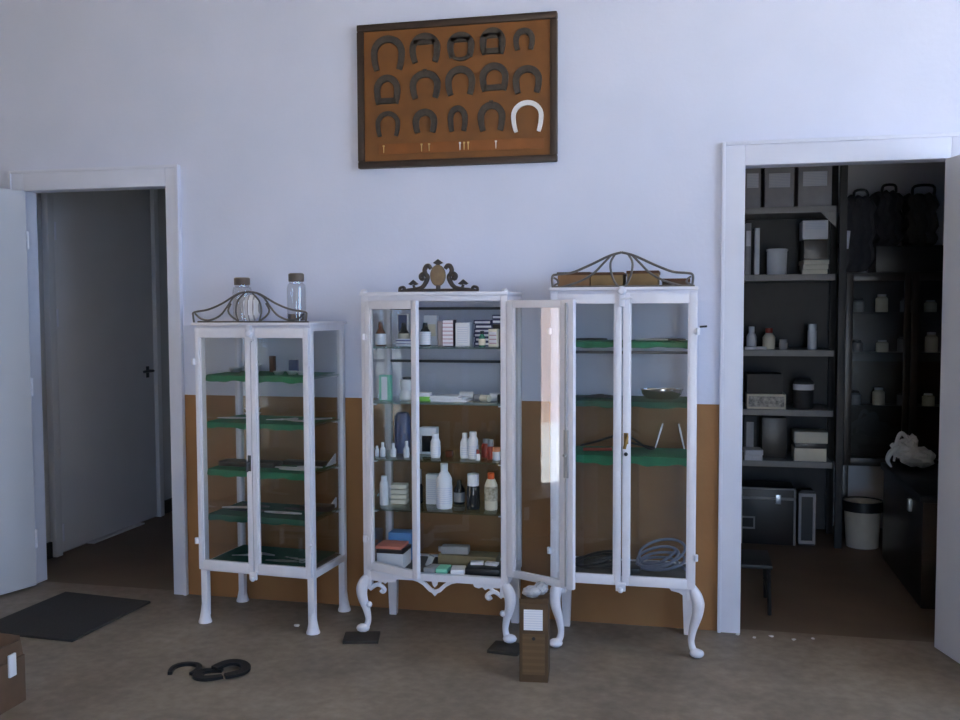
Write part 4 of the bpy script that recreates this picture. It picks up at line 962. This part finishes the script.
for z, hs in ((1.374, .10), (1.134, .11), (.814, .12)):
    for k in range(5):
        h = hs * (.6 + .5 * rg.random()); x = 1.24 - .28 + k * .135 + rg.uniform(-.01, .01)
        o = thing('storeroom_jar', 'pale jar, ' + ['leftmost', 'second from left', 'middle', 'fourth from left', 'rightmost'][k] + ' on the ' + {1.374: 'upper', 1.134: 'middle', .814: 'lower'}[z] + ' shelf inside the dark cupboard', 'jar', (x, 1.915, z + .0008), 0, 'jars in the dark cupboard')
        M().lathe([(0, 0), (.034, 0), (.036, .004), (.036, h * .75), (.022, h * .86), (.022, h * .9), (0, h * .9)], seg=14).make('body', CREAM if k % 2 else GREYP, o)
        M().lathe([(0, h * .88), (.025, h * .88), (.025, h), (0, h)], seg=12).make('lid', PLASTIC if k % 2 else BLACK, o)
# bags on the cupboard and the long black bag hanging at its left
def soft_bag(label, x, y, z, w, d, h, m, group='black bags on the dark cupboard', seed=0):
    o = thing('black_bag', label, 'bag', (x, y, z), 0, group)
    b = bmesh.new(); bmesh.ops.create_cube(b, size=1); bmesh.ops.subdivide_edges(b, edges=b.edges[:], cuts=7, use_grid_fill=True)
    rg = random.Random(seed)
    for v in b.verts:
        c = v.co * 2; n = (abs(c.x) ** 7 + abs(c.y) ** 7 + abs(c.z) ** 7) ** (1 / 7)
        v.co = Vector((c.x / n * w / 2, c.y / n * d / 2, (c.z / n * .5 + .5) * h)) * 1
        v.co += Vector((.012 * math.sin(9 * c.z + seed), .012 * math.sin(8 * c.x + 2 * seed), .01 * math.sin(11 * c.x + seed) * (c.z > 0))) * min(1, h * 4)
    lo = min(v.co.z for v in b.verts)
    for v in b.verts: v.co.z -= lo
    M().add(b).make('body', m, o)
    return o
carton('carton_box', 'flat black case lying along the top of the dark cupboard', 1.31, 2.0, 1.6115, .52, .26, .155, BLACK, None)
t = soft_bag('black hanging bag with pale strip at left end of the dark cupboard', .928, 1.80, 1.6115, .165, .24, .44, BLACKF, seed=1)
part_label(M().box(-.078, -.058, -.131, -.122, .13, .235, .003, Matrix.Rotation(.08, 3, 'Y')).make('pale_strip', PAPER, t), 'pale strip')
M().tube([(-.03, -.06, .42), (-.02, -.05, .47), (.04, -.05, .47), (.05, -.06, .42)], .008, 8, 4).make('carry_handle', BLACK, t)
t = soft_bag('black quilted bag left of centre on the flat black case', 1.125, 2.03, 1.768, .165, .24, .33, BLACKF, seed=2)
M().tube([(-.04, -.10, .32), (-.03, -.11, .36), (.03, -.11, .36), (.04, -.10, .32)], .008, 8, 4).make('carry_handle', BLACK, t)
t = soft_bag('dark square bag at right on the flat black case', 1.315, 2.03, 1.768, .18, .24, .31, mat('charcoal_fabric', (78, 74, 72), .9), seed=3)
M().tube([(-.06, -.10, .30), (-.05, -.115, .35), (.05, -.115, .35), (.06, -.10, .30)], .008, 8, 4).make('carry_handle', BLACK, t)
# low dark chest and the plastic bag on it
ch = thing('dark_chest', 'low dark chest inside the storeroom by the open door', 'chest', (1.268, .93, 0), .0)
M().box(-.23, .23, -.42, .52, .0, .50, .006).make('body', BROWND, ch)
M().box(-.245, .245, -.435, .535, .50, .535, .006).make('lid', BLACK, ch)
M().box(-.02, .02, -.442, -.42, .40, .46, .003).make('catch', STEEL, ch)
M().box(-.246, -.23, -.20, -.16, .41, .47, .003).make('catch', STEEL, ch)
pb = thing('plastic_bag', 'crumpled white plastic bag on the dark chest', 'bag', (1.14, 1.25, .5365))
b = M().ball((.03, 0, .066), .075, 1.2, 1, .72, 3, .14, 4).ball((-.03, .04, .10), .06, 1.1, .9, .9, 3, .18, 6).ball((.0, .02, .14), .04, .8, .8, 1.1, 3, .2, 9)
b.make('body', WHITEP, pb, smooth=False)
M().tube([(-.07, -.02, .12), (-.11, -.03, .09), (-.125, -.03, .05), (-.11, -.05, .016)], [.014, .016, .012, .005], 6, 5).tube([(-.02, 0, .16), (-.05, .01, .19), (-.075, 0, .15), (-.09, -.01, .04)], [.01, .012, .01, .006], 6, 5).make('strap', WHITEP, pb)
# stool at the left of the storeroom
sl = thing('low_stool', 'low dark metal stool inside the right doorway', 'stool', (.245, .42, 0), .0)
M().box(-.13, .11, -.16, .13, .212, .23, .004).make('seat', BLACK, sl)
for x in (-.115, .095):
    for y in (-.145, .115): M().tube([(x, y, .214), (x * 1.05, y * 1.05, 0)], .009, 8, 1).make('leg', BLACK, sl)
M().tube([(.095, -.145, .09), (.095, .115, .09)], .006, 8, 1).make('stretcher', BLACK, sl)

# ------------------------------------------------------------------ light
w = bpy.data.worlds.new('sky'); bpy.context.scene.world = w; w.use_nodes = True
t = w.node_tree; t.nodes.clear()
out = t.nodes.new('ShaderNodeOutputWorld'); bg = t.nodes.new('ShaderNodeBackground')
bg.inputs[0].default_value = (.46, .67, 1.0, 1); bg.inputs[1].default_value = 26
t.links.new(bg.outputs[0], out.inputs[0])
s = bpy.data.lights.new('sun', 'SUN'); s.energy = 190; s.angle = math.radians(.6); s.color = (1, .96, .90)
so = bpy.data.objects.new('sun', s); C.objects.link(so)
d = Vector((-.08, .6, -.8)).normalized(); so.rotation_euler = d.to_track_quat('-Z', 'Y').to_euler(); so.location = (-8, -6, 8)
def portal(name, loc, rot, sx, sy):
    l = bpy.data.lights.new(name, 'AREA'); l.shape = 'RECTANGLE'; l.size = sx; l.size_y = sy; l.cycles.is_portal = True
    o = bpy.data.objects.new(name, l); C.objects.link(o); o.location = loc; o.rotation_euler = rot
portal('window_daylight', (XR + .03, (WY0 + WY1) / 2, (WZ0 + WZ1) / 2), (PI / 2, 0, PI / 2), WY1 - WY0, WZ1 - WZ0)
portal('high_fill_daylight', (XL - .02, (HY0 + HY1) / 2, (HZ0 + HZ1) / 2), (PI / 2, 0, -PI / 2), HY1 - HY0, HZ1 - HZ0)  # sky portal of the added fill window
portal('rear_doorway_daylight', ((GX0 + GX1) / 2, YR - .02, GZ / 2), (PI / 2, 0, 0), GX1 - GX0, GZ)
portal('doorway_daylight', (XL - .02, (DY0 + DY1) / 2, DZ / 2), (PI / 2, 0, -PI / 2), DY1 - DY0, DZ)

# ------------------------------------------------------------------ camera
yaw, pitch, roll = .2223, -.0542, -.0035
f = Vector((-math.sin(yaw) * math.cos(pitch), math.cos(yaw) * math.cos(pitch), math.sin(pitch)))
r = Vector((math.cos(yaw), math.sin(yaw), 0)); u = r.cross(f)
r2 = r * math.cos(roll) + u * math.sin(roll); u2 = -r * math.sin(roll) + u * math.cos(roll)
cam = bpy.data.cameras.new('camera'); cam.sensor_width = 36; cam.lens = 950 / 960 * 36; cam.clip_start = .05
co = bpy.data.objects.new('camera', cam); C.objects.link(co)
co.matrix_world = Matrix(((r2.x, u2.x, -f.x, 0), (r2.y, u2.y, -f.y, -4.1911), (r2.z, u2.z, -f.z, 1.4045), (0, 0, 0, 1)))
sc = bpy.context.scene; sc.camera = co
sc.view_settings.view_transform = 'Standard'; sc.view_settings.look = 'None'; sc.view_settings.gamma = 1; sc.view_settings.exposure = -1.4
sc.cycles.transparent_max_bounces = 40; sc.cycles.max_bounces = 12; sc.cycles.diffuse_bounces = 6; sc.cycles.glossy_bounces = 5
sc.cycles.use_denoising = True; sc.cycles.sample_clamp_indirect = 20
